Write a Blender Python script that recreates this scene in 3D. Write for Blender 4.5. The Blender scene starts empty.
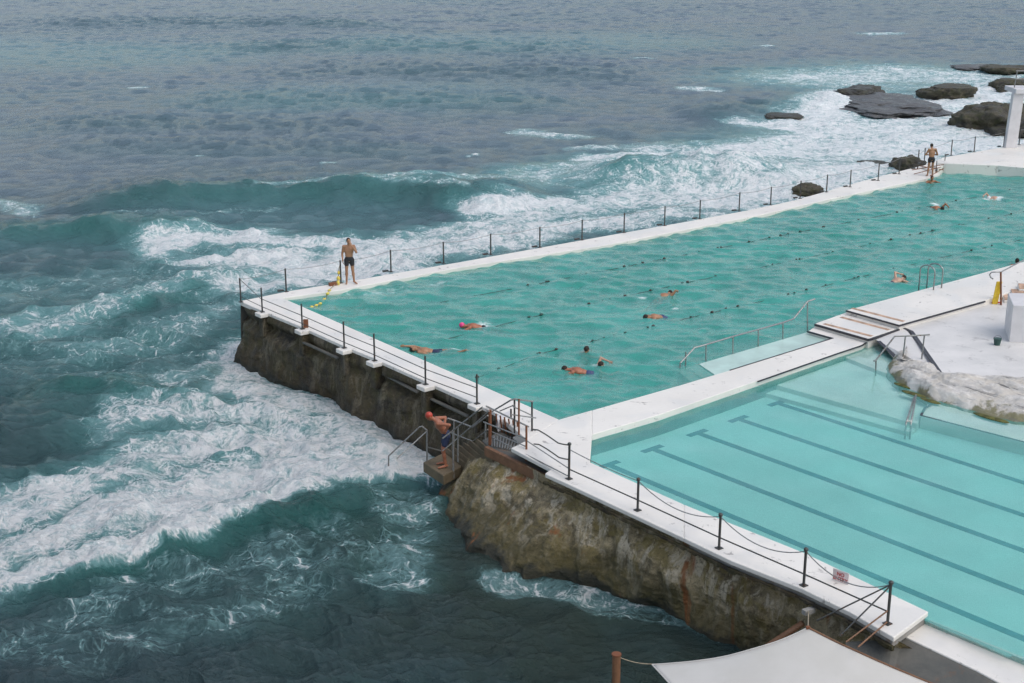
import bpy, bmesh, math, random
import numpy as np
from mathutils import Vector, Matrix, Quaternion
R = math.radians
random.seed(7); rng = np.random.RandomState(11)
S = bpy.context.scene
C = S.collection

# ------------------------------------------------------------------ camera, sky, sun, exposure
F_PX, PITCH, HC = 1389.0, math.atan((341.5 + 87.0) / 1389.0), 13.3
cam = bpy.data.cameras.new('camera'); co = bpy.data.objects.new('camera', cam); C.objects.link(co)
co.location = (0, 0, HC); co.rotation_euler = (math.pi / 2 - PITCH, 0, 0)
cam.sensor_width = 36.0; cam.lens = 36.0 * F_PX / 1024.0; cam.clip_end = 20000; cam.clip_start = 0.5
S.camera = co
SUN_EL, SUN_AZ = R(54), R(128)      # high, veiled by cloud
w = bpy.data.worlds.new('World'); S.world = w; w.use_nodes = True
wn = w.node_tree; wn.nodes.clear()
sky = wn.nodes.new('ShaderNodeTexSky'); sky.sky_type = 'NISHITA'; sky.sun_disc = False
sky.sun_elevation = SUN_EL; sky.sun_rotation = SUN_AZ; sky.dust_density = 2.2; sky.air_density = 1.2; sky.ozone_density = 1.0
hs = wn.nodes.new('ShaderNodeHueSaturation'); hs.inputs['Saturation'].default_value = 0.64
bg = wn.nodes.new('ShaderNodeBackground'); bg.inputs['Strength'].default_value = 0.15
wo = wn.nodes.new('ShaderNodeOutputWorld')
wn.links.new(sky.outputs[0], hs.inputs['Color']); wn.links.new(hs.outputs[0], bg.inputs[0]); wn.links.new(bg.outputs[0], wo.inputs[0])
sl = bpy.data.lights.new('sun', 'SUN'); sl.energy = 0.85; sl.angle = R(50); sl.color = (1, .93, .82)
so = bpy.data.objects.new('sun', sl); C.objects.link(so)
# direction towards the sun: azimuth measured clockwise from +Y as the sky texture does
sd = Vector((math.sin(SUN_AZ) * math.cos(SUN_EL), math.cos(SUN_AZ) * math.cos(SUN_EL), math.sin(SUN_EL)))
so.rotation_euler = sd.to_track_quat('Z', 'Y').to_euler(); so.location = sd * 100
S.view_settings.view_transform = 'Standard'; S.view_settings.look = 'None'
S.view_settings.exposure = 0.31; S.view_settings.gamma = 1.0
S.render.engine = 'CYCLES'
S.cycles.use_denoising = True; S.cycles.denoising_prefilter = 'FAST'; S.cycles.max_bounces = 8; S.cycles.transparent_max_bounces = 12
S.cycles.caustics_reflective = False; S.cycles.caustics_refractive = False

# ------------------------------------------------------------------ helpers
SL = -2.2          # mean sea level; z = 0 is the top of the white pool surround
WM, WL = -0.12, -0.17   # water levels of the big pool and of the lap pool

def P(px, py, z=0.0):
    """point of the horizontal plane z that is seen at pixel px, py of the survey photograph"""
    x = (px - 512) / F_PX; y = -(py - 341.5) / F_PX
    c, s = math.cos(PITCH), math.sin(PITCH)
    dy, dz = c + s * y, -s + c * y
    t = (z - HC) / dz
    return Vector((x * t, dy * t, z))

def tag(o, label=None, cat=None, group=None, kind=None):
    if label: o['label'] = label
    if cat: o['category'] = cat
    if group: o['group'] = group
    if kind: o['kind'] = kind
    return o

def thing(name, label, cat, loc, group=None):
    o = bpy.data.objects.new(name, None); C.objects.link(o); o.location = loc; o.empty_display_size = .2
    return tag(o, label, cat, group)

def wloc(o):
    v = Vector((0, 0, 0))
    while o is not None:
        v += o.location; o = o.parent
    return v

class MB:
    def __init__(s): s.v = []; s.f = []
    def add(s, vs, fs):
        k = len(s.v); s.v += [tuple(v) for v in vs]; s.f += [tuple(i + k for i in f) for f in fs]
        return s
    def prism(s, poly, z0, z1):
        """poly: list of points (their z ignored unless z1 is None: then their own z is the top)"""
        n = len(poly); ar = sum(poly[i][0] * poly[(i + 1) % n][1] - poly[(i + 1) % n][0] * poly[i][1] for i in range(n))
        if ar < 0: poly = poly[::-1]
        top = [(p[0], p[1], p[2] if z1 is None else z1) for p in poly]
        bot = [(p[0], p[1], z0) for p in poly]
        return s.add(top + bot, [tuple(range(n)), tuple(range(2 * n - 1, n - 1, -1))] + [(i, i + n, (i + 1) % n + n, (i + 1) % n) for i in range(n)])
    def box(s, c, sz, rz=0.0, M=None):
        x, y, z = sz[0] / 2, sz[1] / 2, sz[2] / 2
        m = M if M is not None else Matrix.Rotation(rz, 3, 'Z')
        vs = [Vector(c) + m @ Vector((a * x, b * y, d * z)) for d in (-1, 1) for b in (-1, 1) for a in (-1, 1)]
        return s.add(vs, [(0, 2, 3, 1), (4, 5, 7, 6), (0, 1, 5, 4), (2, 6, 7, 3), (0, 4, 6, 2), (1, 3, 7, 5)])
    def tube(s, pts, r, seg=8, cap=True):
        pts = [Vector(p) for p in pts]; n = len(pts)
        rr = r if isinstance(r, (list, tuple)) else [r] * n
        vs = []; prev = None
        for i in range(n):
            t = (pts[min(i + 1, n - 1)] - pts[max(i - 1, 0)])
            t = t.normalized() if t.length > 1e-9 else Vector((0, 0, 1))
            if prev is None: a = t.orthogonal().normalized()
            else:
                a = prev - t * prev.dot(t)
                a = a.normalized() if a.length > 1e-6 else t.orthogonal().normalized()
            prev = a; b = t.cross(a)
            for k in range(seg):
                q = 2 * math.pi * k / seg
                vs.append(pts[i] + (a * math.cos(q) + b * math.sin(q)) * rr[i])
        fs = [(i * seg + k, i * seg + (k + 1) % seg, (i + 1) * seg + (k + 1) % seg, (i + 1) * seg + k) for i in range(n - 1) for k in range(seg)]
        if cap: fs += [tuple(range(seg - 1, -1, -1)), tuple(range((n - 1) * seg, n * seg))]
        return s.add(vs, fs)
    def ell(s, c, r, M=None, nu=14, nv=10, cut=None):
        """ellipsoid with centre c, radii r, orientation M (3x3)"""
        m = M if M is not None else Matrix.Identity(3); vs = []; fs = []
        for j in range(nv + 1):
            th = math.pi * j / nv
            for i in range(nu):
                ph = 2 * math.pi * i / nu
                vs.append(Vector(c) + m @ Vector((r[0] * math.sin(th) * math.cos(ph), r[1] * math.sin(th) * math.sin(ph), r[2] * math.cos(th))))
        for j in range(nv):
            for i in range(nu):
                fs.append((j * nu + i, (j + 1) * nu + i, (j + 1) * nu + (i + 1) % nu, j * nu + (i + 1) % nu))
        return s.add(vs, fs)
    def caps(s, a, b, ra, rb, seg=12):
        """tapered limb with round ends"""
        a = Vector(a); b = Vector(b); d = b - a
        L = d.length
        if L < 1e-6: return s.ell(a, (ra, ra, ra))
        t = d / L; pts = []; rr = []
        for k in range(1, 5): q = math.pi / 2 * k / 5; pts.append(a - t * ra * math.cos(q)); rr.append(ra * math.sin(q))
        pts.append(a); rr.append(ra); pts.append(b); rr.append(rb)
        for k in range(4, 0, -1): q = math.pi / 2 * k / 5; pts.append(b + t * rb * math.cos(q)); rr.append(rb * math.sin(q))
        return s.tube(pts, rr, seg)
    def build(s, name, mat, parent=None, smooth=False, bevel=0.0, base=None):
        me = bpy.data.meshes.new(name)
        if parent is not None: L = wloc(parent)
        elif base is not None: L = Vector(base)
        else:
            a = np.array(s.v); L = Vector((float(a[:, 0].mean()), float(a[:, 1].mean()), float(a[:, 2].min())))
        me.from_pydata([(v[0] - L.x, v[1] - L.y, v[2] - L.z) for v in s.v], [], s.f)
        bm = bmesh.new(); bm.from_mesh(me); bmesh.ops.recalc_face_normals(bm, faces=bm.faces); bm.to_mesh(me); bm.free()
        me.materials.append(mat)
        if smooth: me.shade_smooth()
        o = bpy.data.objects.new(name, me); C.objects.link(o)
        if parent is not None: o.parent = parent
        else: o.location = L
        if bevel:
            b = o.modifiers.new('bevel', 'BEVEL'); b.width = bevel; b.segments = 2; b.limit_method = 'ANGLE'; b.angle_limit = R(40)
        return o

# ---- numpy noise
_PT = rng.randint(0, 2 ** 31 - 1, size=65536).astype(np.float64) / (2 ** 31 - 1)
def _h(ix, iy, iz=0):
    k = (ix.astype(np.int64) * 73856093) ^ (iy.astype(np.int64) * 19349663) ^ (np.asarray(iz).astype(np.int64) * 83492791)
    return _PT[k & 65535]
def vnoise(x, y):
    x0 = np.floor(x); y0 = np.floor(y); fx = x - x0; fy = y - y0
    fx = fx * fx * fx * (fx * (fx * 6 - 15) + 10); fy = fy * fy * fy * (fy * (fy * 6 - 15) + 10)
    a = _h(x0, y0); b = _h(x0 + 1, y0); c = _h(x0, y0 + 1); d = _h(x0 + 1, y0 + 1)
    return a + (b - a) * fx + (c - a) * fy + (a - b - c + d) * fx * fy
def fbm(x, y, o=4, g=.5):
    s = 0; a = 1; t = 0
    for i in range(o):
        s = s + a * vnoise(x * 2 ** i + 17.3 * i, y * 2 ** i - 9.1 * i); t += a; a *= g
    return s / t
def vnoise3(x, y, z):
    z0 = np.floor(z); fz = z - z0; fz = fz * fz * (3 - 2 * fz)
    return vnoise(x + 37.7 * z0, y + 91.3 * z0) * (1 - fz) + vnoise(x + 37.7 * (z0 + 1), y + 91.3 * (z0 + 1)) * fz
def fbm3(x, y, z, o=4, g=.5):
    s = 0; a = 1; t = 0
    for i in range(o):
        s = s + a * vnoise3(x * 2 ** i + 3.1 * i, y * 2 ** i, z * 2 ** i); t += a; a *= g
    return s / t
def sstep(a, b, x):
    t = np.clip((x - a) / (b - a), 0, 1); return t * t * (3 - 2 * t)

def grid_mesh(name, V, nr, nc, mat, attrs=None, smooth=True, loc=(0, 0, 0), parent=None):
    me = bpy.data.meshes.new(name); n = nr * nc
    me.vertices.add(n); me.vertices.foreach_set('co', np.ascontiguousarray(V - np.array(loc), dtype=np.float32).ravel())
    i, j = np.meshgrid(np.arange(nr - 1), np.arange(nc - 1), indexing='ij')
    a = (i * nc + j).ravel(); q = np.stack([a, a + 1, a + nc + 1, a + nc], 1).astype(np.int32)
    m = len(q); me.loops.add(m * 4); me.loops.foreach_set('vertex_index', q.ravel())
    me.polygons.add(m); me.polygons.foreach_set('loop_start', np.arange(0, m * 4, 4, dtype=np.int32))
    me.update(calc_edges=True)
    for k, arr in (attrs or {}).items():
        at = me.attributes.new(k, 'FLOAT', 'POINT'); at.data.foreach_set('value', arr.astype(np.float32).ravel())
    me.materials.append(mat)
    if smooth: me.shade_smooth()
    o = bpy.data.objects.new(name, me); C.objects.link(o)
    if parent is not None: o.parent = parent
    else: o.location = loc
    return o

# ---- material helper
class N:
    def __init__(s, name):
        s.m = bpy.data.materials.new(name); s.m.use_nodes = True; s.t = s.m.node_tree; s.t.nodes.clear()
        s.out = s.t.nodes.new('ShaderNodeOutputMaterial')
    def n(s, ty, ins=None, **kw):
        d = s.t.nodes.new('ShaderNode' + ty)
        for k, v in kw.items(): setattr(d, k, v)
        for k, v in (ins or {}).items():
            sk = d.inputs[k]
            if isinstance(v, bpy.types.NodeSocket): s.t.links.new(v, sk)
            else:
                if isinstance(v, (tuple, list)) and len(v) == 3 and sk.type == 'RGBA': v = (*v, 1)
                sk.default_value = v
        return d
    def pos(s): return s.n('NewGeometry').outputs['Position']
    def scale(s, v, sc): return s.n('VectorMath', {0: v, 1: sc}, operation='MULTIPLY').outputs[0]
    def math(s, op, a, b=0.0, c=0.0, clamp=False): return s.n('Math', {0: a, 1: b, 2: c}, operation=op, use_clamp=clamp).outputs[0]
    def noise(s, v, sc, det=5, rough=.55, dist=0.0): return s.n('TexNoise', {'Vector': v, 'Scale': sc, 'Detail': det, 'Roughness': rough, 'Distortion': dist}).outputs[0]
    def map(s, v, a, b, c=0.0, d=1.0, sm=True): return s.n('MapRange', {0: v, 1: a, 2: b, 3: c, 4: d}, interpolation_type='SMOOTHSTEP' if sm else 'LINEAR').outputs[0]
    def mix(s, f, a, b):
        d = s.n('Mix', data_type='RGBA')
        for k, v in ((0, f), (6, a), (7, b)):
            if isinstance(v, bpy.types.NodeSocket): s.t.links.new(v, d.inputs[k])
            else: d.inputs[k].default_value = v if k == 0 else (*v, 1)
        return d.outputs[2]
    def attr(s, nm): return s.n('Attribute', attribute_name=nm).outputs['Fac']
    def bump(s, h, st, dist=.05, nrm=None):
        d = s.n('Bump', {'Height': h, 'Strength': st, 'Distance': dist})
        if nrm is not None: s.t.links.new(nrm, d.inputs['Normal'])
        return d.outputs[0]
    def bsdf(s, col, rough=.6, nrm=None, **k):
        ins = {'Base Color': col, 'Roughness': rough}
        ins.update({kk.replace('_', ' '): vv for kk, vv in k.items()})
        if nrm is not None: ins['Normal'] = nrm
        return s.n('BsdfPrincipled', ins).outputs[0]
    def end(s, sh, vol=None):
        if sh is not None: s.t.links.new(sh, s.out.inputs[0])
        if vol is not None: s.t.links.new(vol, s.out.inputs[1])
        return s.m

def simple(name, col, rough=.6, var=.12, sc=6.0, bump=.15, metallic=0.0, spec=.5):
    a = N(name); p = a.n('TexCoord').outputs['Object']
    n = a.noise(p, sc, 6, .6); dk = tuple(c * (1 - var * 2) for c in col); lt = tuple(min(1, c * (1 + var)) for c in col)
    c = a.mix(a.map(n, .3, .7), dk, lt)
    return a.end(a.bsdf(c, rough, a.bump(a.noise(p, sc * 6, 4), bump, .01), Metallic=metallic, Specular_IOR_Level=spec))

# ------------------------------------------------------------------ materials
def m_deck():
    a = N('white_deck_paint'); p = a.pos()
    big = a.noise(p, .35, 5, .6); fine = a.noise(p, 7.0, 6, .7); sp = a.noise(p, 2.3, 8, .75, .6)
    c = a.mix(a.map(big, .3, .75), (.78, .75, .70), (.70, .67, .625))
    c = a.mix(a.math('MULTIPLY', a.map(fine, .45, .8), .35), c, (.62, .60, .56))
    worn = a.map(sp, .60, .64)                                    # chipped paint
    c = a.mix(a.math('MULTIPLY', worn, .8), c, (.30, .28, .26))
    damp = a.map(a.noise(p, .6, 3, .5, .4), .5, .62)
    c = a.mix(a.math('MULTIPLY', damp, .18), c, (.52, .52, .51))
    r = a.map(damp, 0, 1, .6, .3)
    return a.end(a.bsdf(c, r, a.bump(fine, .25, .01)))
def m_terrace():
    a = N('worn_pale_concrete'); p = a.pos()
    big = a.noise(p, .5, 6, .6, .3); sp = a.noise(p, 1.4, 8, .75, .8); fine = a.noise(p, 9, 5, .7)
    c = a.mix(a.map(big, .35, .7), (.70, .68, .66), (.58, .57, .555))
    c = a.mix(a.math('MULTIPLY', a.map(sp, .575, .64), .6), c, (.33, .32, .31))
    c = a.mix(a.math('MULTIPLY', a.map(fine, .5, .8), .3), c, (.45, .44, .42))
    return a.end(a.bsdf(c, .5, a.bump(fine, .3, .01)))
def m_conc(name, c1, c2, rust=.3):
    a = N(name); p = a.pos(); n = a.noise(p, 1.2, 7, .65, .3); f = a.noise(p, 9, 5, .7)
    c = a.mix(a.map(n, .3, .7), c1, c2); c = a.mix(a.math('MULTIPLY', a.map(f, .4, .8), .4), c, tuple(x * .6 for x in c1))
    c = a.mix(a.math('MULTIPLY', a.map(a.noise(p, 2.1, 6, .7), .58, .68), rust), c, (.22, .09, .03))
    return a.end(a.bsdf(c, .7, a.bump(f, .5, .02)))
def m_rock(name, base, dark, green, gz=None, streaks=0.0, rusty=0.0, wet=0.45, strata=0.5, lay=False):
    """weathered, weedy stone; streaks run down the face"""
    a = N(name); p = a.pos()
    n1 = a.noise(p, .9, 7, .65, .4); n2 = a.noise(p, 4.5, 7, .7, .2); n3 = a.noise(a.scale(p, (1, 1, .18)), 2.6, 6, .7, .5)
    n4 = a.noise(a.scale(p, (.5, .5, 3.5)), 1.6, 5, .7, .4)
    c = a.mix(a.map(n1, .38, .62), dark, base)
    c = a.mix(a.math('MULTIPLY', a.map(n2, .42, .68), .6), c, tuple(x * 1.45 for x in base))
    c = a.mix(a.math('MULTIPLY', a.map(a.noise(p, 1.7, 6, .7, .8), .46, .6), .75), c, green)
    if streaks: c = a.mix(a.math('MULTIPLY', a.map(n3, .5, .62), streaks), c, (.60, .53, .41))
    if streaks: c = a.mix(a.math('MULTIPLY', a.map(a.noise(p, 9, 6, .75), .52, .62), .55), c, tuple(x * .35 for x in dark))
    z = a.n('SeparateXYZ', {0: p}).outputs[2]
    if gz is not None:      # weed belt of the splash zone, with a ragged edge
        zz = a.math('ADD', z, a.math('MULTIPLY', a.math('SUBTRACT', n1, .5), 1.5))
        c = a.mix(a.math('MULTIPLY', a.map(zz, gz[1], gz[0]), gz[3]), c, gz[2])
        c = a.mix(a.math('MULTIPLY', a.map(zz, SL + .32, SL + .05), .85), c, (.018, .02, .014))
    if rusty:
        rr = a.noise(a.scale(p, (1, 1, .12)), 1.15, 4, .6, .3)
        c = a.mix(a.math('MULTIPLY', a.map(rr, .575, .65), rusty), c, (.25, .085, .02))
    if lay:      # bedding planes run along the pool edge, with dark cracks
        al = a.n('VectorMath', {0: p, 1: (.65, -.76, 0)}, operation='DOT_PRODUCT').outputs['Value']; ac = a.n('VectorMath', {0: p, 1: (.76, .65, 1.2)}, operation='DOT_PRODUCT').outputs['Value']
        cv = a.n('CombineXYZ', {0: a.math('MULTIPLY', al, .42), 1: a.math('MULTIPLY', ac, 2.0), 2: 0.0}).outputs[0]
        n4 = a.noise(cv, 1.5, 8, .7, .6); c = a.mix(a.map(n4, .44, .36), c, (.16, .155, .15)); c = a.mix(a.math('MULTIPLY', a.map(n4, .56, .66), .5), c, (.55, .52, .48))
    h = a.math('ADD', a.math('MULTIPLY', n2, .7), a.math('MULTIPLY', n4, strata))
    return a.end(a.bsdf(c, a.map(n1, .3, .7, wet, .8), a.bump(h, .5 if lay else 1.0, .07 if lay else .2)))
def m_metal(name, col, rough=.4, met=.6):
    a = N(name); p = a.pos(); n = a.noise(p, 14, 6, .7)
    c = a.mix(a.map(n, .52, .68), col, (.13, .06, .03))
    return a.end(a.bsdf(c, rough, a.bump(n, .3, .005), Metallic=met))
M_ = dict(
    deck=m_deck(), terrace=m_terrace(),
    dkconc=m_conc('wet_dark_concrete', (.13, .125, .11), (.075, .08, .075)),
    stairconc=m_conc('stained_stair_concrete', (.17, .13, .08), (.085, .07, .045), .5),
    slabside=m_conc('weathered_slab', (.34, .33, .31), (.22, .21, .19), .5),
    rail=m_metal('dark_galvanised_rail', (.07, .075, .075), .45, .5),
    steel=m_metal('dull_stainless', (.33, .34, .34), .35, .7),
    grey_rail=m_metal('grey_painted_pipe', (.24, .25, .25), .45, .3),
    rustrail=m_metal('rusted_red_pipe', (.20, .075, .035), .7, .2),
    rope=simple('dark_rope', (.06, .06, .055), .9), palerope=simple('pale_rope', (.35, .30, .22), .9),
    yellow=simple('yellow_plastic', (.75, .52, .04), .45), yfloat=simple('yellow_float', (.70, .55, .10), .5),
    black=simple('black_edge_paint', (.035, .035, .045), .5), tan=simple('tan_grip_strip', (.50, .33, .23), .8, .25, 3),
    brown=simple('brown_painted_pole', (.19, .095, .05), .6), darkgreen=simple('dark_green_plastic', (.02, .07, .06), .5),
    red=simple('red_letter_paint', (.42, .03, .03), .6), signw=simple('sign_board', (.62, .55, .55), .6),
    bluegrey=simple('lane_line_paint', (.06, .16, .23), .7), floor=simple('pale_pool_floor', (.80, .84, .80), .8, .035, .5),
    mfloor=simple('big_pool_floor', (.50, .58, .52), .8, .12, .35), weed=simple('weed_patch', (.10, .10, .025), .9, .3, 5),
    shelf=simple('submerged_shelf_paint', (.88, .88, .82), .8, .05, .8),
    skin=simple('tanned_skin', (.35, .18, .10), .5, .10, 3, .05), skin_red=simple('sunburnt_skin', (.33, .125, .07), .5, .10, 3, .05),
    skin_dark=simple('brown_skin', (.33, .14, .07), .5, .1, 3, .05), skin_pale=simple('fair_skin', (.46, .29, .21), .5, .1, 3, .05),
    navy=simple('navy_cloth', (.02, .03, .075), .8), blk=simple('black_cloth', (.018, .018, .022), .8),
    redcap=simple('red_cap', (.40, .05, .03), .4), pinkcap=simple('pink_cap', (.72, .05, .22), .4), bluecl=simple('blue_cloth', (.05, .07, .16), .7),
    hair=simple('dark_hair', (.02, .014, .01), .8), whitecap=simple('white_cap', (.75, .75, .75), .5), eye=simple('eye_dark', (.02, .015, .012), .3),
    aqua=simple('aqua_side_paint', (.20, .50, .47), .7, .15, 1.2), wetshelf=simple('wet_thinly_covered_shelf', (.46, .63, .57), .25, .08, .8),
    wallwhite=simple('white_render', (.62, .61, .62), .7, .05, 1.5),
    rockdark=m_rock('wet_black_rock', (.055, .05, .042), (.018, .018, .016), (.035, .038, .018), wet=.3),
    rockolive=m_rock('olive_weedy_rock', (.075, .065, .042), (.020, .018, .015), (.055, .056, .022), wet=.4),
    rockslab=m_rock('wet_grey_shelf_rock', (.12, .12, .125), (.035, .038, .042), (.07, .07, .065), wet=.15),
    ledge=m_rock('pale_sandstone', (.56, .54, .51), (.36, .35, .33), (.56, .52, .46), gz=(WL + .02, WL + .16, (.13, .12, .035), .8), wet=.7, strata=2.2, lay=True),
    wall1=m_rock('dark_weedy_sea_wall_stone', (.080, .062, .030), (.012, .010, .007), (.055, .050, .013), gz=(SL + .25, SL + 1.05, (.036, .023, .010), .6), streaks=.16),
    wall2=m_rock('ochre_sea_wall_rock', (.43, .35, .215), (.075, .057, .03), (.21, .16, .045), gz=(SL + .35, SL + 1.4, (.062, .052, .014), .8), streaks=.85, rusty=.9),
)
def m_sea():
    a = N('sea_water'); p = a.pos(); foam = a.attr('foam'); aer = a.attr('aer'); gl = a.attr('glassy')
    flat = a.scale(p, (1, 1, .35))
    wv = a.n('VectorMath', {0: flat, 1: a.scale(a.n('VectorMath', {0: a.n('TexNoise', {'Vector': flat, 'Scale': .7, 'Detail': 2.0}).outputs['Color'], 1: (.5, .5, .5)}, operation='SUBTRACT').outputs[0], (1.1, 1.1, .3))}, operation='ADD').outputs[0]
    n1 = a.noise(wv, .75, 8, .68, .3); n2 = a.noise(wv, 3.2, 8, .72, .4)
    v1 = a.n('TexVoronoi', {'Vector': wv, 'Scale': .85}, feature='DISTANCE_TO_EDGE').outputs['Distance']
    v2 = a.n('TexVoronoi', {'Vector': wv, 'Scale': 2.3}, feature='DISTANCE_TO_EDGE').outputs['Distance']
    off = a.attr('far_calm_sheen')
    n3 = a.noise(wv, 11.0, 5, .7)
    v3 = a.n('TexVoronoi', {'Vector': wv, 'Scale': 5.5}, feature='DISTANCE_TO_EDGE').outputs['Distance']
    brk = a.map(a.noise(wv, 1.9, 4, .6), .42, .6)                      # the threads of foam are torn
    lace = a.math('ADD', a.math('MULTIPLY', a.map(v1, .0, .055, 1, 0), .35), a.math('MULTIPLY', a.map(v2, 0, .09, 1, 0), .45))
    lace = a.math('MULTIPLY', a.math('ADD', lace, a.math('MULTIPLY', a.map(v3, 0, .12, 1, 0), .35)), brk)
    val = a.math('ADD', a.math('MULTIPLY', foam, 1.22), a.math('MULTIPLY', a.math('SUBTRACT', n1, .5), 1.5))
    val = a.math('ADD', val, a.math('MULTIPLY', a.math('SUBTRACT', n2, .5), 1.25))
    val = a.math('ADD', val, a.math('MULTIPLY', a.math('SUBTRACT', n3, .5), .75))
    val = a.math('ADD', val, a.math('MULTIPLY', a.math('SUBTRACT', lace, .12), .80))
    gate = a.map(foam, .03, .2)
    ff = a.math('MULTIPLY', a.map(val, .50, 1.0), gate)
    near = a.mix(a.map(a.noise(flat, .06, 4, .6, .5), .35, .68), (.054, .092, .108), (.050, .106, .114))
    base = a.mix(off, near, a.mix(a.map(a.noise(a.scale(flat, (.4, 1, 1)), .08, 4, .6, .5), .35, .68), (.110, .162, .215), (.092, .160, .200)))  # far water painted paler, in place of grazing sky reflection
    base = a.mix(a.math('MULTIPLY', a.attr('dark_water'), a.map(a.noise(p, .35, 4, .6, .5), .3, .6, .5, 1)), base, (.042, .068, .060))
    base = a.mix(gl, base, (.016, .100, .090))
    base = a.mix(aer, base, (.12, .38, .38))
    thin = a.math('MULTIPLY', a.map(val, .0, .62), a.math('MULTIPLY', gate, .70))     # foam dissolved just below the surface
    base = a.mix(thin, base, (.26, .47, .49))
    fcol = a.mix(a.map(a.math('ADD', a.math('MULTIPLY', n2, .6), a.math('MULTIPLY', n3, .4)), .40, .56), (.60, .71, .74), (.92, .94, .94))      # thin and thick froth
    col = a.mix(ff, base, fcol)
    rip = a.math('ADD', a.noise(a.scale(flat, (.55, 1.5, 1)), .9, 10, .74, .3), a.math('MULTIPLY', a.noise(a.scale(flat, (.7, 1.6, 1)), 3.1, 7, .7, .2), .5))
    b1 = a.n('Bump', {'Height': rip, 'Strength': a.map(off, 0, 1, 1.0, .8, False), 'Distance': .42}).outputs[0]
    b2 = a.bump(val, .5, .12, b1)
    sh = a.bsdf(col, a.map(ff, 0, .6, .13, .75, False), b2, IOR=1.333, Specular_IOR_Level=.5)
    return a.end(sh)
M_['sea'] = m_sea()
def m_pool(name, murk, murkcol, bumpst, sc, tint=(1, 1, 1)):
    a = N(name); p = a.pos(); fo = a.attr('foam')
    n = a.noise(a.scale(p, (1, 1.3, 1)), sc, 5, .6, .3); b = a.bump(n, bumpst, .06)
    fr = a.n('Fresnel', {'IOR': 1.333, 'Normal': b}).outputs[0]
    big = a.noise(p, .25, 4, .6, .4)
    mc = a.mix(a.map(big, .35, .7), murkcol, tuple(min(1, c * 1.3) for c in murkcol))
    dif = a.n('BsdfDiffuse', {'Color': mc, 'Normal': b}).outputs[0]
    tr = a.n('BsdfTransparent', {'Color': tint}).outputs[0]
    under = a.n('MixShader', {0: murk, 1: tr, 2: dif}).outputs[0]
    gls = a.n('BsdfGlossy', {'Roughness': .07, 'Normal': b, 'Color': (1, 1, 1)}).outputs[0]
    s1 = a.n('MixShader', {0: fr, 1: under, 2: gls}).outputs[0]
    fn = a.noise(p, 2.2, 8, .72, .5)
    ff = a.math('MULTIPLY', a.map(a.math('ADD', fo, a.math('SUBTRACT', fn, .5)), .3, .75), a.map(fo, .02, .15))
    s2 = a.n('MixShader', {0: ff, 1: s1, 2: a.n('BsdfDiffuse', {'Color': (.75, .82, .82)}).outputs[0]}).outputs[0]
    return a, s2
_a, _s = m_pool('big_pool_water_surface', .56, (.075, .385, .335), .7, 3.4)
M_['mwater'] = _a.end(_s)
_a, _s = m_pool('lap_pool_water_surface', .24, (.15, .66, .60), .10, 3.0)
M_['lwater'] = _a.end(_s)
def m_vol(name, col, dens):
    a = N(name); v = a.n('VolumeAbsorption', {'Color': col, 'Density': dens}).outputs[0]
    t = a.n('BsdfTransparent', {'Color': (1, 1, 1)}).outputs[0]
    return a.end(t, v)
M_['mvol'] = m_vol('big_pool_water_body', (.10, .80, .70), .62)
M_['lvol'] = m_vol('lap_pool_water_body', (.18, .90, .88), .68)

# ------------------------------------------------------------------ outlines (metres, from the surveyed picture points)
OUT = [P(240, 301), P(252, 306.5), P(302, 327), P(344, 346), P(374.6, 358.5), P(425, 381), P(470, 401), P(497, 413.5)]          # sea side of the west strip
INW = [P(283, 298), P(559, 419.4)]                                                                         # pool side of the west strip
FARI = [P(283, 298), P(342, 289.7), P(460, 267.3), P(606.5, 245), P(684, 229.9), P(760, 215), P(831.5, 198.7), P(925.8, 178.7), P(940, 173.5)]
FARO = [P(240, 301), P(289, 291), P(342, 282.3), P(460, 262), P(606.5, 235.7), P(684, 222), P(753, 209.3), P(795.5, 200), P(873, 178), P(922, 165.5)]
WALL_N = [P(559, 419.4), P(684, 384), P(729, 370.4), P(833, 337.7)]                                         # big-pool side of the dividing wall
WALL_S = [P(592, 434.5), P(660, 414.5), P(758, 380.5), P(838, 352.5), P(862, 344.5), P(867, 341)]
OUT2 = [P(544, 474), P(567, 483.5), P(684, 538), P(731, 560), P(800.7, 588), P(850, 612), P(894, 637.5)]
IN2 = [P(592, 434.5), P(590, 462), P(684, 504.3), P(803.6, 552.4), P(928.6, 611.6)]
VD = (P(1024, 482) - P(790, 403)).normalized(); VD.z = 0; VD.normalize()       # towards the camera, along the lap lanes
UD = Vector((-VD.y, VD.x, 0))                                                  # away to the right

def xy(p): return (p.x, p.y)
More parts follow.
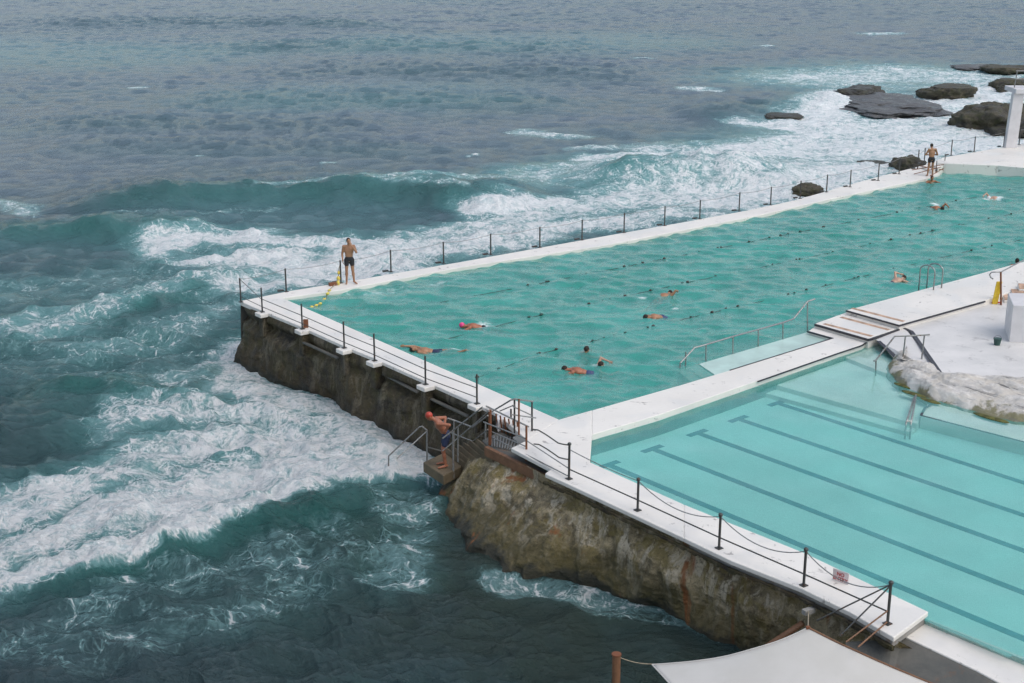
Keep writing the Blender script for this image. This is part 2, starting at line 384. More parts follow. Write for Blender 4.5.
# ------------------------------------------------------------------ sea
def pdist(X, Y, line):
    """distance to a polyline, parameter along it (0..1) and side (signed)"""
    best = np.full(X.shape, 1e9); par = np.zeros(X.shape); sgn = np.zeros(X.shape); n = len(line) - 1
    for i in range(n):
        ax, ay = line[i][0], line[i][1]; bx, by = line[i + 1][0], line[i + 1][1]
        dx, dy = bx - ax, by - ay; L2 = dx * dx + dy * dy
        t = np.clip(((X - ax) * dx + (Y - ay) * dy) / L2, 0, 1)
        ex = X - ax - t * dx; ey = Y - ay - t * dy; d = np.hypot(ex, ey)
        m = d < best; best = np.where(m, d, best); par = np.where(m, (i + t) / n, par)
        sgn = np.where(m, np.sign(dx * (Y - ay) - dy * (X - ax)), sgn)
    return best, par, sgn
def inpoly(X, Y, poly):
    c = np.zeros(X.shape, bool); n = len(poly)
    for i in range(n):
        x1, y1 = poly[i][0], poly[i][1]; x2, y2 = poly[(i + 1) % n][0], poly[(i + 1) % n][1]
        if y1 == y2: continue
        c ^= ((y1 > Y) != (y2 > Y)) & (X < (x2 - x1) * (Y - y1) / (y2 - y1) + x1)
    return c
def Q(*pts): return [P(x, y, SL) for x, y in pts]

def waves(X, Y, lam0, lam1, count, slope, mean_dir, spread, cell, seed, horiz=.7):
    r = np.random.RandomState(seed); Z = np.zeros(X.shape); DX = np.zeros(X.shape); DY = np.zeros(X.shape)
    for i in range(count):
        lam = lam0 * (lam1 / lam0) ** ((i + r.rand()) / count); k = 2 * math.pi / lam
        th = mean_dir + r.randn() * spread; A = slope / k * (.6 + .8 * r.rand()) * min(1.15, (1.9 / lam) ** .95)
        fade = sstep(2.2, 4.0, lam / cell)
        ph = k * (X * math.cos(th) + Y * math.sin(th)) + r.rand() * 6.283
        mod = .35 + 1.3 * vnoise(X / (lam * 3.1) + i * 7.7, Y / (lam * 3.1) - i * 3.3)
        A = A * fade * mod
        Z += A * np.cos(ph); DX -= horiz * A * math.cos(th) * np.sin(ph) * 1.0; DY -= horiz * A * math.sin(th) * np.sin(ph)
    return Z, DX, DY

def make_sea():
    r = [22.0]
    while r[-1] < 300:
        r.append(r[-1] + min(max(r[-1] ** 2 / (15.5 * 1389) * 1.25, .05), .5))
    q_ = 1.004
    while r[-1] < 9000: r.append(r[-1] * q_); q_ = min(1.06, q_ + .0006)
    r = np.array(r)
    core = np.linspace(-22.5, 22.5, 940); side = 22.5 + np.cumsum(np.linspace(.06, 1.6, 50))
    th = np.radians(np.concatenate([-side[::-1], core, side]))
    RR, TH = np.meshgrid(r, th, indexing='ij'); nr, nc = RR.shape
    X = RR * np.sin(TH); Y = RR * np.cos(TH)
    dr = np.gradient(r)[:, None]; cell = np.maximum(dr, .6 * RR * np.gradient(th)[None, :]) + 0 * RR
    wx = X + 2.5 * (fbm(X / 9, Y / 9, 3) - .5); wy = Y + 2.5 * (fbm(X / 9 + 50, Y / 9, 3) - .5)
    Z, DX, DY = waves(wx, wy, .40, 6.0, 72, .052, R(-100), R(40), cell, 3)
    z3, a3, b3 = waves(wx + 3, wy, .9, 3.2, 36, .055, R(-95), R(38), cell, 21); Z += z3; DX += a3; DY += b3
    z4, a4, b4 = waves(wx + 8, wy, .16, .62, 30, .085, R(-96), R(30), dr + 0 * RR, 41); Z += z4; DX += a4; DY += b4
    z2, a2, b2 = waves(wx, wy, 14, 42, 7, .012, R(-97), R(14), cell, 9); Z += z2 * 1.0
    patch = .5 + .75 * fbm(X / 30, Y / 22, 3); near = sstep(400, 120, RR) * .0 + 1
    offs = sstep(42, 100, RR); patch = patch * (1 - .48 * offs); Z *= patch; DX *= patch; DY *= patch  # distance ramp: calmer waves, and the painted sky sheen in the colour
    foam = np.zeros(X.shape); aer = np.zeros(X.shape); gl = np.zeros(X.shape)
    nf = fbm(X / 2.2, Y / 2.2, 5) ; nb = fbm(X / 6 + 9, Y / 6 - 4, 4)
    jx = X + (nb - .5) * 4.0; jy = Y + (fbm(X / 5 - 20, Y / 5 + 8, 4) - .5) * 5.0
    def crest(line, h, front, back, gk=1.0):
        """travelling wave; front (towards the camera) is steep"""
        nonlocal Z, gl
        d, t, s = pdist(jx * .35 + X * .65, jy * .35 + Y * .65, line)
        L = line; s = np.where(Y > 0, s, s)
        e = sstep(0, .30, t) * sstep(1, .78, t)
        hh = h * e * (.35 + 1.25 * (fbm(X / 4.1, Y / 8, 3)))
        prof = np.where(s > 0, np.exp(-(d / back) ** 2), np.exp(-(d / front) ** 2))
        Z = Z * (1 - .1 * prof * e) + hh * prof + (fbm(X / 1.7, Y / 1.1, 4) - .5) * .5 * prof * e
        gl = np.maximum(gl, np.where(s > 0, np.exp(-(d / (front * .8)) ** 2), np.exp(-((d - front * .5) / front) ** 2)) * e * gk)
        return d, t, s, e
    def blob(line, wdt, f, a=0.0, edge=1.0):
        nonlocal foam, aer
        d, t, s = pdist(jx, jy, line)
        k = sstep(wdt * 1.25, wdt * .25, d) ** edge
        foam = np.maximum(foam, f * k); aer = np.maximum(aer, a * sstep(wdt * 1.9, wdt * .3, d))
    # the green breaker behind the pool corner
    c1 = Q((20, 214), (90, 208), (180, 202), (300, 198), (400, 199), (470, 203), (540, 214))
    crest(c1, 1.05, 1.7, 6.0, gk=.85)
    blob([p + Vector((0, .2, 0)) for p in Q((250, 200), (320, 198), (400, 199), (470, 203))], .5, .42, .3); blob(Q((70, 222), (160, 219), (260, 214)), .9, .28, .3)
    crest(Q((-60, 236), (40, 232), (140, 234), (230, 228)), .7, 1.4, 4)
    crest(Q((560, 186), (620, 182), (690, 180), (760, 183), (830, 186)), 1.1, 1.7, 4)
    crest(Q((650, 112), (720, 112), (800, 106), (860, 96)), .55, 2.8, 7, gk=.5)
    crest(Q((60, 330), (130, 305), (200, 288), (270, 270)), .36, 1.0, 2.2)
    crest(Q((-40, 600), (60, 580), (130, 560), (220, 530), (330, 515), (440, 492)), .30, .9, 2.5)
    crest(Q((230, 420), (170, 400), (90, 395), (-30, 400)), .35, 1.0, 2.0)
    for q in range(6):
        yy = 150 - q * 24 + random.uniform(-5, 5); x0 = random.uniform(-100, 500)
        crest(Q((x0, yy), (x0 + 150, yy - 3), (x0 + 330, yy - 2), (x0 + 480, yy + 2)), .28 + q * .06, 3.0 + q, 7 + q * 2, gk=.35)
    # white water of the broken wave, lower left
    blob(Q((-60, 552), (20, 547), (100, 531), (170, 507), (240, 494), (300, 483), (380, 478), (425, 472)), 2.4, .92, .75)
    blob(Q((-40, 500), (50, 492), (130, 470), (200, 450), (260, 440), (340, 450), (400, 455)), 2.3, .77, .8)
    blob(Q((-60, 590), (30, 588), (90, 575), (150, 553), (200, 535), (300, 515), (430, 486)), .85, .95, .5)
    blob(Q((150, 420), (220, 412), (300, 420), (370, 438)), 1.8, .70, .75)
    blob(Q((225, 345), (232, 372), (262, 392), (320, 412), (390, 436), (430, 455)), 1.5, .78, .7)
    blob(Q((160, 375), (200, 352), (225, 340)), 1.0, .50, .5)
    blob(Q((60, 640), (130, 600), (200, 580), (300, 560)), 1.4, .20, .15)
    blob(Q((0, 655), (80, 668), (150, 660)), 1.2, .22, .05)
    blob(Q((110, 610), (180, 640), (300, 600), (360, 545)), 1.1, .17, .15)
    # whirl in front of the far wall corner
    blob(Q((35, 318), (60, 322), (110, 306), (170, 290), (240, 275)), 1.7, .52, .9)
    blob(Q((90, 350), (160, 330), (220, 315)), 1.6, .35, .6)
    blob(Q((160, 245), (200, 238), (260, 240), (330, 245), (400, 250)), 2.4, .84, .9)
    blob(Q((210, 262), (280, 262), (330, 268), (400, 262)), 2.6, .92, .9)
    blob(Q((230, 290), (260, 285), (300, 280)), 2.0, .74, .9)
    blob(Q((-30, 290), (60, 285), (150, 270), (230, 300)), 3.0, .16, .45)
    blob(Q((0, 200), (20, 206), (30, 214)), 1.0, .5, .2)
    # along the outside of the far wall
    blob(Q((400, 258), (480, 243), (540, 232), (600, 226), (680, 212)), 2.3, .78, .7)
    blob(Q((440, 238), (520, 222), (600, 205), (680, 195), (760, 190)), 3.0, .70, .9)
    blob(Q((480, 212), (530, 206), (570, 202)), 1.8, .95, .9)
    blob(Q((380, 190), (450, 187), (520, 185), (580, 182)), 3.2, .42, .8)
    blob(Q((560, 176), (620, 166), (680, 160), (740, 166)), 3.4, .55, 1.0)
    blob(Q((650, 195), (720, 182), (790, 170), (850, 165)), 4.0, .70, 1.0)
    blob(Q((600, 160), (650, 156), (690, 154)), 1.5, .75, .8)
    blob(Q((700, 170), (740, 150), (800, 152), (860, 150), (920, 140), (1000, 128)), 4.5, .80, 1.0)
    blob(Q((740, 200), (800, 190), (860, 172), (910, 155), (960, 148), (1010, 140), (1080, 130)), 4.0, .86, .9)
    blob(Q((790, 150), (860, 130), (930, 118), (1000, 112)), 6.5, .76, .9)
    blob(Q((800, 128), (840, 100), (850, 92)), 4.0, .85, .6)
    blob(Q((745, 120), (790, 125), (850, 128)), 2.2, .75, .3)
    blob(Q((840, 78), (900, 74), (960, 78), (1040, 84)), 11, .62, .8)
    blob(Q((920, 104), (980, 96), (1050, 98)), 7.0, .85, .7)
    blob(Q((950, 90), (1000, 92), (1060, 88)), 5.0, .8, .5)
    # lap of water on the near wall foot
    blob(Q((500, 572), (560, 588), (620, 600), (680, 622), (740, 652)), .55, .40, .1)
    blob(Q((630, 606), (680, 632), (700, 645)), .8, .42, .1)
    blob(Q((430, 500), (440, 520), (410, 560)), 1.0, .30, .25)
    # a few small whitecaps far out
    for (x, y, s) in ((240, 188, .8), (258, 187, .5), (205, 156, .6), (560, 134, 2.2), (590, 150, 1.5), (655, 150, 2.5), (330, 164, .5), (470, 158, .5), (130, 88, .8), (760, 46, 1.2), (640, 60, 1.0), (880, 34, 2.0), (700, 90, 1.5)):
        blob(Q((x - 6 * s, y), (x + 7 * s, y - .5)), .9 * s, .62, .15)
    blob(Q((420, 45), (520, 44), (640, 42)), 12, 0, .28); blob(Q((-20, 50), (120, 54)), 14, 0, .3); blob(Q((300, 100), (420, 96)), 9, 0, .22)
    blob(Q((-30, 245), (100, 240), (200, 215), (340, 215)), 4.0, .0, .32)
    blob(Q((-30, 330), (60, 350), (160, 380)), 4.5, .14, .38)
    foam = np.clip(foam, 0, 1)
    dk, _, _ = pdist(jx, jy, Q((460, 530), (510, 600), (600, 650), (700, 690), (800, 740))); dark_water = sstep(5.5, 1.0, dk)  # water toned darker off the near wall and at lower left
    dk, _, _ = pdist(jx, jy, Q((330, 520), (330, 640))); dark_water = np.maximum(dark_water, .4 * sstep(5, 1, dk))
    # churned relief where the foam is
    ch = sstep(.35, .95, foam)
    Z += ch * ((fbm(X / 1.1, Y / 1.1, 5, .6) - .5) * .45 + (fbm(X / 4, Y / 4 + 7, 3) - .5) * .8) * np.clip(cell * 0 + 1, 0, 1)
    DX *= 1 - .5 * ch; DY *= 1 - .5 * ch
    # spray heap where the wave hits the reef
    for (x, y, h, s) in ((705, 168, .8, 3.0), (838, 106, .28, 3.2), (520, 214, .22, 2.0), (735, 172, .5, 2.6)):
        q = P(x, y, SL); Z += h * np.exp(-(((jx - q.x) / (s * 1.5)) ** 2 + ((jy - q.y) / (s * 1.2)) ** 2)) * (.2 + 1.5 * nf ** 2)
    dw, tw_, _ = pdist(X, Y, [P(330, 340), P(425, 381), P(477, 404)]); Z += .4 * np.exp(-(dw / 2.0) ** 2)
    # keep it under the pools
    ring = [P(240, 301)] + [P(x, y) for x, y in ((425, 381), (497, 413.5), (544, 474), (894, 637.5), (1060, 720), (1250, 700), (1250, 130), (1024, 143), (922, 165.5), (684, 222))]
    d, _, _ = pdist(X, Y, ring + [ring[0]]); ins = inpoly(X, Y, ring)
    k = np.where(ins, 0.15, .35 + .65 * sstep(0, 3.0, d)); Z *= k; DX *= k; DY *= k
    Z[RR > 1500] = 0
    V = np.stack([X + DX, Y + DY, SL + Z], -1).reshape(-1, 3)
    o = grid_mesh('sea', V, nr, nc, M_['sea'], {'foam': foam, 'aer': np.clip(aer * .75, 0, 1), 'glassy': np.clip(gl * .8, 0, 1), 'dark_water': dark_water, 'far_calm_sheen': offs})
    tag(o, kind='structure')
make_sea()

# ------------------------------------------------------------------ decks and pool bodies
def slab(name, poly, z1, z0, mat, bevel=.02, parent=None, kind='structure'):
    o = MB().prism(poly, z0, z1).build(name, mat, parent, bevel=bevel)
    if kind and parent is None: tag(o, kind=kind)
    return o
east = 9.0
W_END = P(559, 419.4)
# west strip of the big pool, corner to the gate, then the broad corner of the two pools
slab('pool_deck', [OUT[0]] + OUT[1:] + [P(528, 436), P(512, 447), P(554, 469), P(544, 474)][:0] + [P(527, 440), P(559, 419.4), P(283, 298)], 0, -.16, M_['deck'])
slab('pool_deck', [P(559, 419.4) + Vector((.002, 0, 0)), P(527, 440) + Vector((.003, -.003, 0)), P(511, 448), P(551, 469), P(545, 473.5), P(567, 483.5), P(684, 538), P(684, 504.3), P(590, 462), P(592, 434.5), P(592, 410)], 0, -.11, M_['deck'])
slab('pool_deck', [P(684, 538), P(731, 560.5), P(800.7, 588), P(850, 612), P(894, 637.5), P(928.6, 611.6), P(803.6, 552.4), P(684, 504.3)], 0, -.11, M_['deck'])
slab('slab_edge', [P(690, 538), P(731, 557), P(800.7, 585), P(850, 609), P(893, 634.5), P(926, 611), P(803.6, 553.4), P(690, 507)], -.112, -.30, M_['slabside'])
slab('pool_deck', FARI[:9] + [P(922, 165.5)] + FARO[:9][::-1], 0, -.16, M_['deck'])
wallpoly = [P(592, 410.2)] + WALL_N[1:] + [P(867, 341)] + WALL_S[::-1][1:]
slab('pool_deck', wallpoly, .0, -.19, M_['deck'])
# lower coping past the end of the strip
slab('pool_deck', [P(903.5, 635.8, -.3), P(930, 619.6, -.3), P(1110, 691, -.3), P(1110, 735, -.3), P(1000, 683, -.3), P(976, 670, -.3)], -.3, -.55, M_['deck'])
slab('pool_deck', [P(938, 162.5, .4), P(946.6, 163.4, .4), P(998, 165.4, .4), P(1024, 167.8, .4), P(1110, 178, .4), P(1150, 150, .4), P(1110, 128, .4), P(1024, 143.5, .4), P(942, 157.6, .4)], .4, -1.6, M_['deck'])
# platform and steps at the landward end of the dividing wall
Z1, Z2 = .15, .30
slab('pool_step', [P(815, 323.5, Z1), P(847, 312, Z1), P(899.5, 327.5, Z1), P(868.5, 338.6, Z1)], Z1, -.3, M_['deck'])
slab('pool_deck', [P(846.5, 310, Z2), P(899, 324.6, Z2), P(985, 300.4, Z2), P(1010, 292, Z2), P(1110, 262, Z2), P(1110, 236, Z2), P(1024, 261.5, Z2), P(860, 306.6, Z2)], Z2, -1.6, M_['deck'])
slab('pool_step', [P(808.5, 331, 0.003), P(816, 325.5, .003), P(869, 341, .003), P(834, 338.5, .003)], .003, -.3, M_['deck'])
slab('terrace', [P(901, 329.5, .12), P(911.6, 331, .12), P(941, 373, .12), P(1018, 380, .12), P(1110, 392, .12), P(1110, 268, .12), P(985, 302, .12), P(905, 325, .12)], .12, -1.4, M_['terrace'])
rp = MB(); rp.add([P(876, 339.5, .08), P(905, 328, .11), P(943, 376, .02), P(899, 364, -.2)], [(0, 1, 2, 3)]); tag(rp.build('ramp', M_['terrace']), kind='structure')
def strip(name, pts, wd, mat, up=.008, kind='structure', th=.02):
    """painted strip following points on top of a surface"""
    b = MB()
    for a_, c_ in zip(pts[:-1], pts[1:]):
        d = (c_ - a_); d2 = Vector((-d.y, d.x, 0)).normalized() * wd / 2; u = Vector((0, 0, up)); dn = Vector((0, 0, up - th))
        b.add([a_ - d2 + u, a_ + d2 + u, c_ + d2 + u, c_ - d2 + u, a_ - d2 + dn, a_ + d2 + dn, c_ + d2 + dn, c_ - d2 + dn], [(0, 1, 2, 3), (7, 6, 5, 4), (0, 4, 5, 1), (1, 5, 6, 2), (2, 6, 7, 3), (3, 7, 4, 0)])
    o = b.build(name, mat)
    return tag(o, kind=kind)
def vstrip(name, pts, h, t, mat):
    """dark rubber edging on a vertical face"""
    b = MB()
    for a_, c_ in zip(pts[:-1], pts[1:]):
        d = (c_ - a_).normalized(); L = (c_ - a_).length
        b.box((a_ + c_) / 2 - Vector((0, 0, h / 2)), (L + t * .5, t, h), math.atan2(d.y, d.x))
    return tag(b.build(name, mat), kind='structure')
vstrip('edge_strip', [P(899, 325, Z2), P(985, 300.8, Z2)], .055, .04, M_['black'])
vstrip('edge_strip', [P(846.5, 310.2, Z2), P(899, 325, Z2)], .05, .05, M_['black'])
vstrip('edge_strip', [P(815, 323.8, Z1), P(868.5, 339, Z1), P(899, 329, Z1)], .07, .05, M_['black'])
vstrip('edge_strip', [P(867.5, 341.5, .01), P(862, 345, .01), P(838, 353, .01), P(758, 381, .01)], .035, .04, M_['black'])
vstrip('edge_strip', [P(730, 370, .01), P(833, 338, .01), P(808, 331, .01)], .05, .05, M_['black'])
strip('edge_strip', [P(903.5, 328, .12), P(911.6, 331.5, .12), P(941, 374, .12)], .13, M_['black'])
strip('edge_strip', [P(878.5, 342, .08), P(899, 361, -.1)], .13, M_['black'], .04)
strip('grip_strip', [P(852, 308.2, Z2), P(904, 321.5, Z2)], .16, M_['tan'])
strip('grip_strip', [P(841, 317.2, Z1), P(889, 330, Z1)], .16, M_['tan'])
strip('grip_strip', [P(824, 323.8, Z1), P(872, 336.3, Z1)], .16, M_['tan'])

# big pool: floor, sides, shelf, water
poolM = [FARI[i] for i in range(9)] + [P(946.6, 166, 0), P(998, 170, 0), P(1024, 172, 0), P(1110, 184, 0), P(1110, 248, 0), P(1024, 268, 0), P(847, 316, 0), P(815, 326, 0), P(833, 337.7, 0), P(729, 370.4), P(684, 384), P(559, 419.4)]
FM = -1.35
o = MB().prism(poolM, FM - .1, FM).build('pool_floor', M_['mfloor']); tag(o, kind='structure')
def skirt(name, pts, z0, z1, mat):
    b = MB()
    for a_, c_ in zip(pts[:-1], pts[1:]): b.add([(a_.x, a_.y, z0), (c_.x, c_.y, z0), (c_.x, c_.y, z1), (a_.x, a_.y, z1)], [(0, 1, 2, 3)])
    return tag(b.build(name, mat), kind='structure')
skirt('pool_side', poolM + [poolM[0]], FM, -.14, M_['mfloor'])
ZS = WM + .012
slab('pool_shelf', [P(699, 364, ZS), P(808, 332, ZS), P(833, 339, ZS), P(729, 371.5, ZS), P(716, 375.5, ZS)], ZS, -1.2, M_['wetshelf'], 0)
for k in range(2):
    o_ = WM - .03 - k * .07; x0 = 700 - 11 * k
    slab('pool_step', [P(x0, 364 + 3.2 * k, o_), P(x0 + 17, 375.5 + 4.2 * k, o_), P(x0 + 5, 379.5 + 4.2 * k, o_), P(x0 - 12, 367.2 + 3.2 * k, o_)], o_, -1.2, M_['wetshelf'], 0)

def pool_water(name, poly, zw, cellsz, slope, seed, mat, wave=None, lam=(.45, 3.2)):
    xs = [p.x for p in poly]; ys = [p.y for p in poly]
    # grid aligned with the pool
    P0 = np.array([[p.x, p.y] for p in poly]); U = np.array([UD.x, UD.y]); Vv = np.array([VD.x, VD.y])
    a = P0 @ U; b = P0 @ Vv
    ga = np.arange(a.min() - .2, a.max() + .2, cellsz); gb = np.arange(b.min() - .2, b.max() + .2, cellsz)
    A, Bq = np.meshgrid(ga, gb, indexing='ij'); X = A * U[0] + Bq * Vv[0]; Y = A * U[1] + Bq * Vv[1]
    Z, DX, DY = waves(X + .5 * fbm(X, Y, 2), Y, lam[0], lam[1], 36, slope, R(-120), R(60), np.full(X.shape, cellsz), seed, .6)
    foam = np.zeros(X.shape)
    if wave is not None: Z, foam = wave(X, Y, Z, foam)
    d, _, _ = pdist(X, Y, list(poly) + [poly[0]]); ins = inpoly(X, Y, poly)
    Z = np.minimum(Z, -zw - .015)
    nr, nc = X.shape; idx = np.arange(nr * nc).reshape(nr, nc)
    c = ins[:-1, :-1] & ins[1:, :-1] & ins[:-1, 1:] & ins[1:, 1:]
    # let the sheet run a little under the deck edge so that no gap shows
    near = (d < cellsz * 1.6); k = ins | near
    c = k[:-1, :-1] & k[1:, :-1] & k[:-1, 1:] & k[1:, 1:]
    q = np.stack([idx[:-1, :-1][c], idx[:-1, 1:][c], idx[1:, 1:][c], idx[1:, :-1][c]], 1).astype(np.int32)
    used = np.unique(q); rm = np.full(nr * nc, -1, np.int32); rm[used] = np.arange(len(used)); q = rm[q]
    V = np.stack([X, Y, zw + Z], -1).reshape(-1, 3)[used]
    me = bpy.data.meshes.new(name); me.vertices.add(len(used)); me.vertices.foreach_set('co', V.astype(np.float32).ravel())
    m = len(q); me.loops.add(m * 4); me.loops.foreach_set('vertex_index', q.ravel()); me.polygons.add(m)
    me.polygons.foreach_set('loop_start', np.arange(0, m * 4, 4, dtype=np.int32)); me.update(calc_edges=True)
    at = me.attributes.new('foam', 'FLOAT', 'POINT'); at.data.foreach_set('value', foam.reshape(-1)[used].astype(np.float32))
    me.materials.append(mat); me.shade_smooth()
    o = bpy.data.objects.new(name, me); C.objects.link(o); return tag(o, kind='structure')
def mwave(X, Y, Z, foam):
    l = [P(x, y, WM) for x, y in ((352, 296), (372, 306), (396, 307), (418, 300), (432, 292))]
    d, t, s = pdist(X, Y, l); e = sstep(0, .2, t) * sstep(1, .8, t)
    Z = Z + np.where(s > 0, np.exp(-(d / 1.0) ** 2), np.exp(-(d / .28) ** 2)) * .09 * e
    d2, _, _ = pdist(X, Y, [P(x, y, WM) for x, y in ((345, 291), (375, 292), (410, 288), (440, 279))])
    foam = np.maximum(foam, .42 * sstep(1.3, .2, d2) * (.4 + fbm(X * 1.2, Y * 1.2, 3)))
    d3, _, _ = pdist(X, Y, FARI[1:8]); foam = np.maximum(foam, .30 * sstep(1.6, .2, d3) * sstep(.45, .7, fbm(X / 3, Y / 3, 3)))
    for (x, y, s_) in ((457, 350, .35), (995, 198, .7), (483, 325, .4), (598, 366, .3), (642, 298, .3), (985, 199, .5), (934, 205, .4), (890, 281, .35), (675, 309, .2)):
        q = P(x, y, WM); foam = np.maximum(foam, .62 * np.exp(-(((X - q.x)) ** 2 + ((Y - q.y)) ** 2) / s_ ** 2))
    for (x, y) in ((470, 326), (430, 350), (584, 354), (580, 370), (657, 316), (667, 295), (897, 280), (940, 208), (930, 180)):
        q = P(x, y, WM); rr = np.hypot(X - q.x, Y - q.y); Z = Z + .022 * np.cos(rr * 9) * np.exp(-rr / .9)
    Z = Z * (.12 + .88 * sstep(.1, 1.2, pdist(X, Y, [P(712, 369), P(820, 335)])[0] - .55)); return Z, foam
pool_water('pool_water', poolM, WM, .085, .034, 5, M_['mwater'], mwave, lam=(.34, 2.0))
def body(name, poly, z0, z1, mat):
    return tag(MB().prism(poly, z0, z1).build(name, mat), kind='structure')
body('pool_water_body', poolM, FM + .004, WM - .12, M_['mvol'])

# lap pool
FL = -.62
poolL = [P(592, 434.5), P(590, 462), P(684, 504.3), P(803.6, 552.4), P(928.6, 611.6), P(1110, 685), P(1330, 640), P(1110, 400), P(941, 373), P(880, 338), P(867, 341)] + WALL_S[::-1][1:-1]
tag(MB().prism(poolL, FL - .1, FL).build('lap_pool_floor', M_['floor']), kind='structure')
skirt('pool_side', poolL + [poolL[0]], FL, -.185, M_['aqua'])
slab('pool_shelf', [P(735, 375, -.36), P(771, 383.5, -.36), P(917, 424, -.36), P(921, 415, -.36), P(960, 395, -.36), P(940, 365, -.36), P(900, 350, -.36), P(860, 335, -.36)], -.36, FL, M_['shelf'], 0)
slab('pool_shelf', [P(838, 350, -.24), P(847, 358, -.24), P(885, 373, -.24), P(920, 372, -.24), P(905, 345, -.24), P(870, 335, -.24)], -.24, -.52, M_['shelf'], 0)
slab('pool_step', [P(752, 389.5, -.5), P(911, 433, -.5), P(919, 424, -.5), P(771, 380, -.5)], -.5, FL, M_['shelf'], 0)
slab('pool_shelf', [P(921, 415.5, -.24), P(1024, 442, -.24), P(1120, 466, -.24), P(1120, 420, -.24), P(931, 398, -.24)], -.24, FL, M_['shelf'], 0)
strip('edge_strip', [P(921, 415.5, -.19), P(1024, 442, -.19), P(1120, 466.5, -.19)], .05, M_['black'], .012)
strip('edge_strip', [P(932, 404, -.19), P(925, 408, -.19), P(921, 415.5, -.19)], .07, M_['black'], .012)
lf = bpy.data.objects['lap_pool_floor']
for (a_, b_) in (((780, 404), (1024, 483)), ((741, 420), (1024, 515.5)), ((700, 434), (1024, 551)), ((655, 450), (1024, 593)), ((611, 466), (1024, 639))):
    A0 = P(*a_, FL); B0 = P(*b_, FL); d = (B0 - A0).normalized(); A1 = A0 + d * .0; B1 = A0 + d * ((B0 - A0).length + 8)
    s_ = Vector((-d.y, d.x, 0)); b = MB(); z = Vector((0, 0, .006))
    b.prism([A1 - s_ * .105, A1 + s_ * .105, B1 + s_ * .105, B1 - s_ * .105], FL + .001, FL + .009)
    b.prism([A1 - s_ * .38 - d * .2, A1 + s_ * .38 - d * .2, A1 + s_ * .38 - d * .002, A1 - s_ * .38 - d * .002], FL + .001, FL + .009)
    b.build('lane_line', M_['bluegrey'], lf)
pool_water('lap_pool_water', poolL, WL, .12, .0045, 8, M_['lwater'], lam=(.6, 3.5))
body('lap_pool_water_body', poolL, FL + .012, WL - .025, M_['lvol'])
# the mass of the pools down to the rock
slab('pool_base', [P(262, 301), P(497, 404), P(590, 452), P(684, 512), P(894, 616), P(915, 622), P(1110, 700), P(1330, 640), P(1150, 150), P(1024, 147), P(930, 170), P(684, 226), P(460, 266), P(300, 294)], FM - .12, SL - 1.2, M_['dkconc'], 0)

# ------------------------------------------------------------------ sea walls
def resample(pts, n):
    a = np.array([[p.x, p.y, p.z] for p in pts]); s = np.concatenate([[0], np.cumsum(np.linalg.norm(np.diff(a, axis=0), axis=1))])
    t = np.linspace(0, s[-1], n); return np.stack([np.interp(t, s, a[:, k]) for k in range(3)], 1)
def rock_loft(name, top, foot, mat, n=360, m=60, amp=.35, ledge=.0, seedv=0, below=1.0, prof=1.0, label=None, cat=None, blocky=0.0, parent=None):
    T = resample(top, n); Fo = resample(foot, n)
    k = np.linspace(0, 1, m); z0 = None; V = np.zeros((m + 8, n, 3))
    for i, t in enumerate(k):
        f = t ** prof
        V[i, :, :2] = T[:, :2] + (Fo[:, :2] - T[:, :2]) * f; V[i, :, 2] = T[:, 2] + (Fo[:, 2] - T[:, 2]) * t
    for i in range(8):
        V[m + i] = V[m - 1]; V[m + i, :, 2] -= below * (i + 1) / 8; V[m + i, :, :2] += (Fo[:, :2] - T[:, :2]) * .05 * (i + 1)
    tan = np.gradient(T, axis=0)[:, :2]; tan /= np.linalg.norm(tan, axis=1)[:, None]
    nrm = np.stack([tan[:, 1], -tan[:, 0]], 1)
    if np.mean(np.sum(nrm * (Fo - T)[:, :2], 1)) < 0: nrm = -nrm
    X, Y, Z = V[..., 0], V[..., 1], V[..., 2]
    d = (fbm3(X * .9 + seedv, Y * .9, Z * .9, 5, .55) - .5) * 2 * amp + (fbm3(X * .35, Y * .35 + seedv, Z * .5, 2) - .5) * 1.6 * amp
    d += (fbm3(X * 2.2, Y * 2.2, Z * .5 + seedv, 3) - .5) * amp * .8
    if blocky: d += blocky * (np.round(fbm3(X * .5 + 5, Y * .5, Z * 2.2, 2) * 6) / 6 - .5)
    fade = np.clip(np.concatenate([k, np.ones(8)]) * 5, 0, 1)[:, None]
    if ledge:      # undercut ledges just below the coping
        d -= ledge * np.exp(-((Z + .55) / .2) ** 2) * (.3 + fbm3(X * .4, Y * .4, Z * 0, 2))
    V[..., 0] += nrm[None, :, 0] * d * fade; V[..., 1] += nrm[None, :, 1] * d * fade
    b = MB(); o = grid_mesh(name, V.reshape(-1, 3), m + 8, n, mat, parent=parent, loc=tuple(wloc(parent)) if parent is not None else (0, 0, 0))
    if label: tag(o, label, cat)
    return o
PN = (OUT[5] - OUT[0]).normalized(); PN = Vector((PN.y, -PN.x, 0))
w1 = thing('sea_wall', 'dark weed-covered stone sea wall under the left railing, farther part beyond the stairs', 'wall', P(240, 301, SL))
rock_loft('stone_face', [P(262, 300, -.1), P(242, 300.5, -.1), P(244, 303, -.1)] + [p + Vector((0, 0, -.1)) for p in OUT[1:]] + [P(548, 452, -.1)],
          [P(262, 297) + Vector((.0, .3, SL)), P(240, 299) + Vector((-.25, .35, SL)), P(240, 303) + Vector((-.35, -.15, SL))] + [p + PN * .38 + Vector((0, 0, SL)) for p in OUT[1:]] + [P(548, 452) + PN * .3 + Vector((0, 0, SL))], M_['wall1'], 420, 60, .22, .35, 3, blocky=.16, parent=w1)
pv = (OUT[5] - OUT[0]).normalized(); pn = Vector((pv.y, -pv.x, 0))      # outward
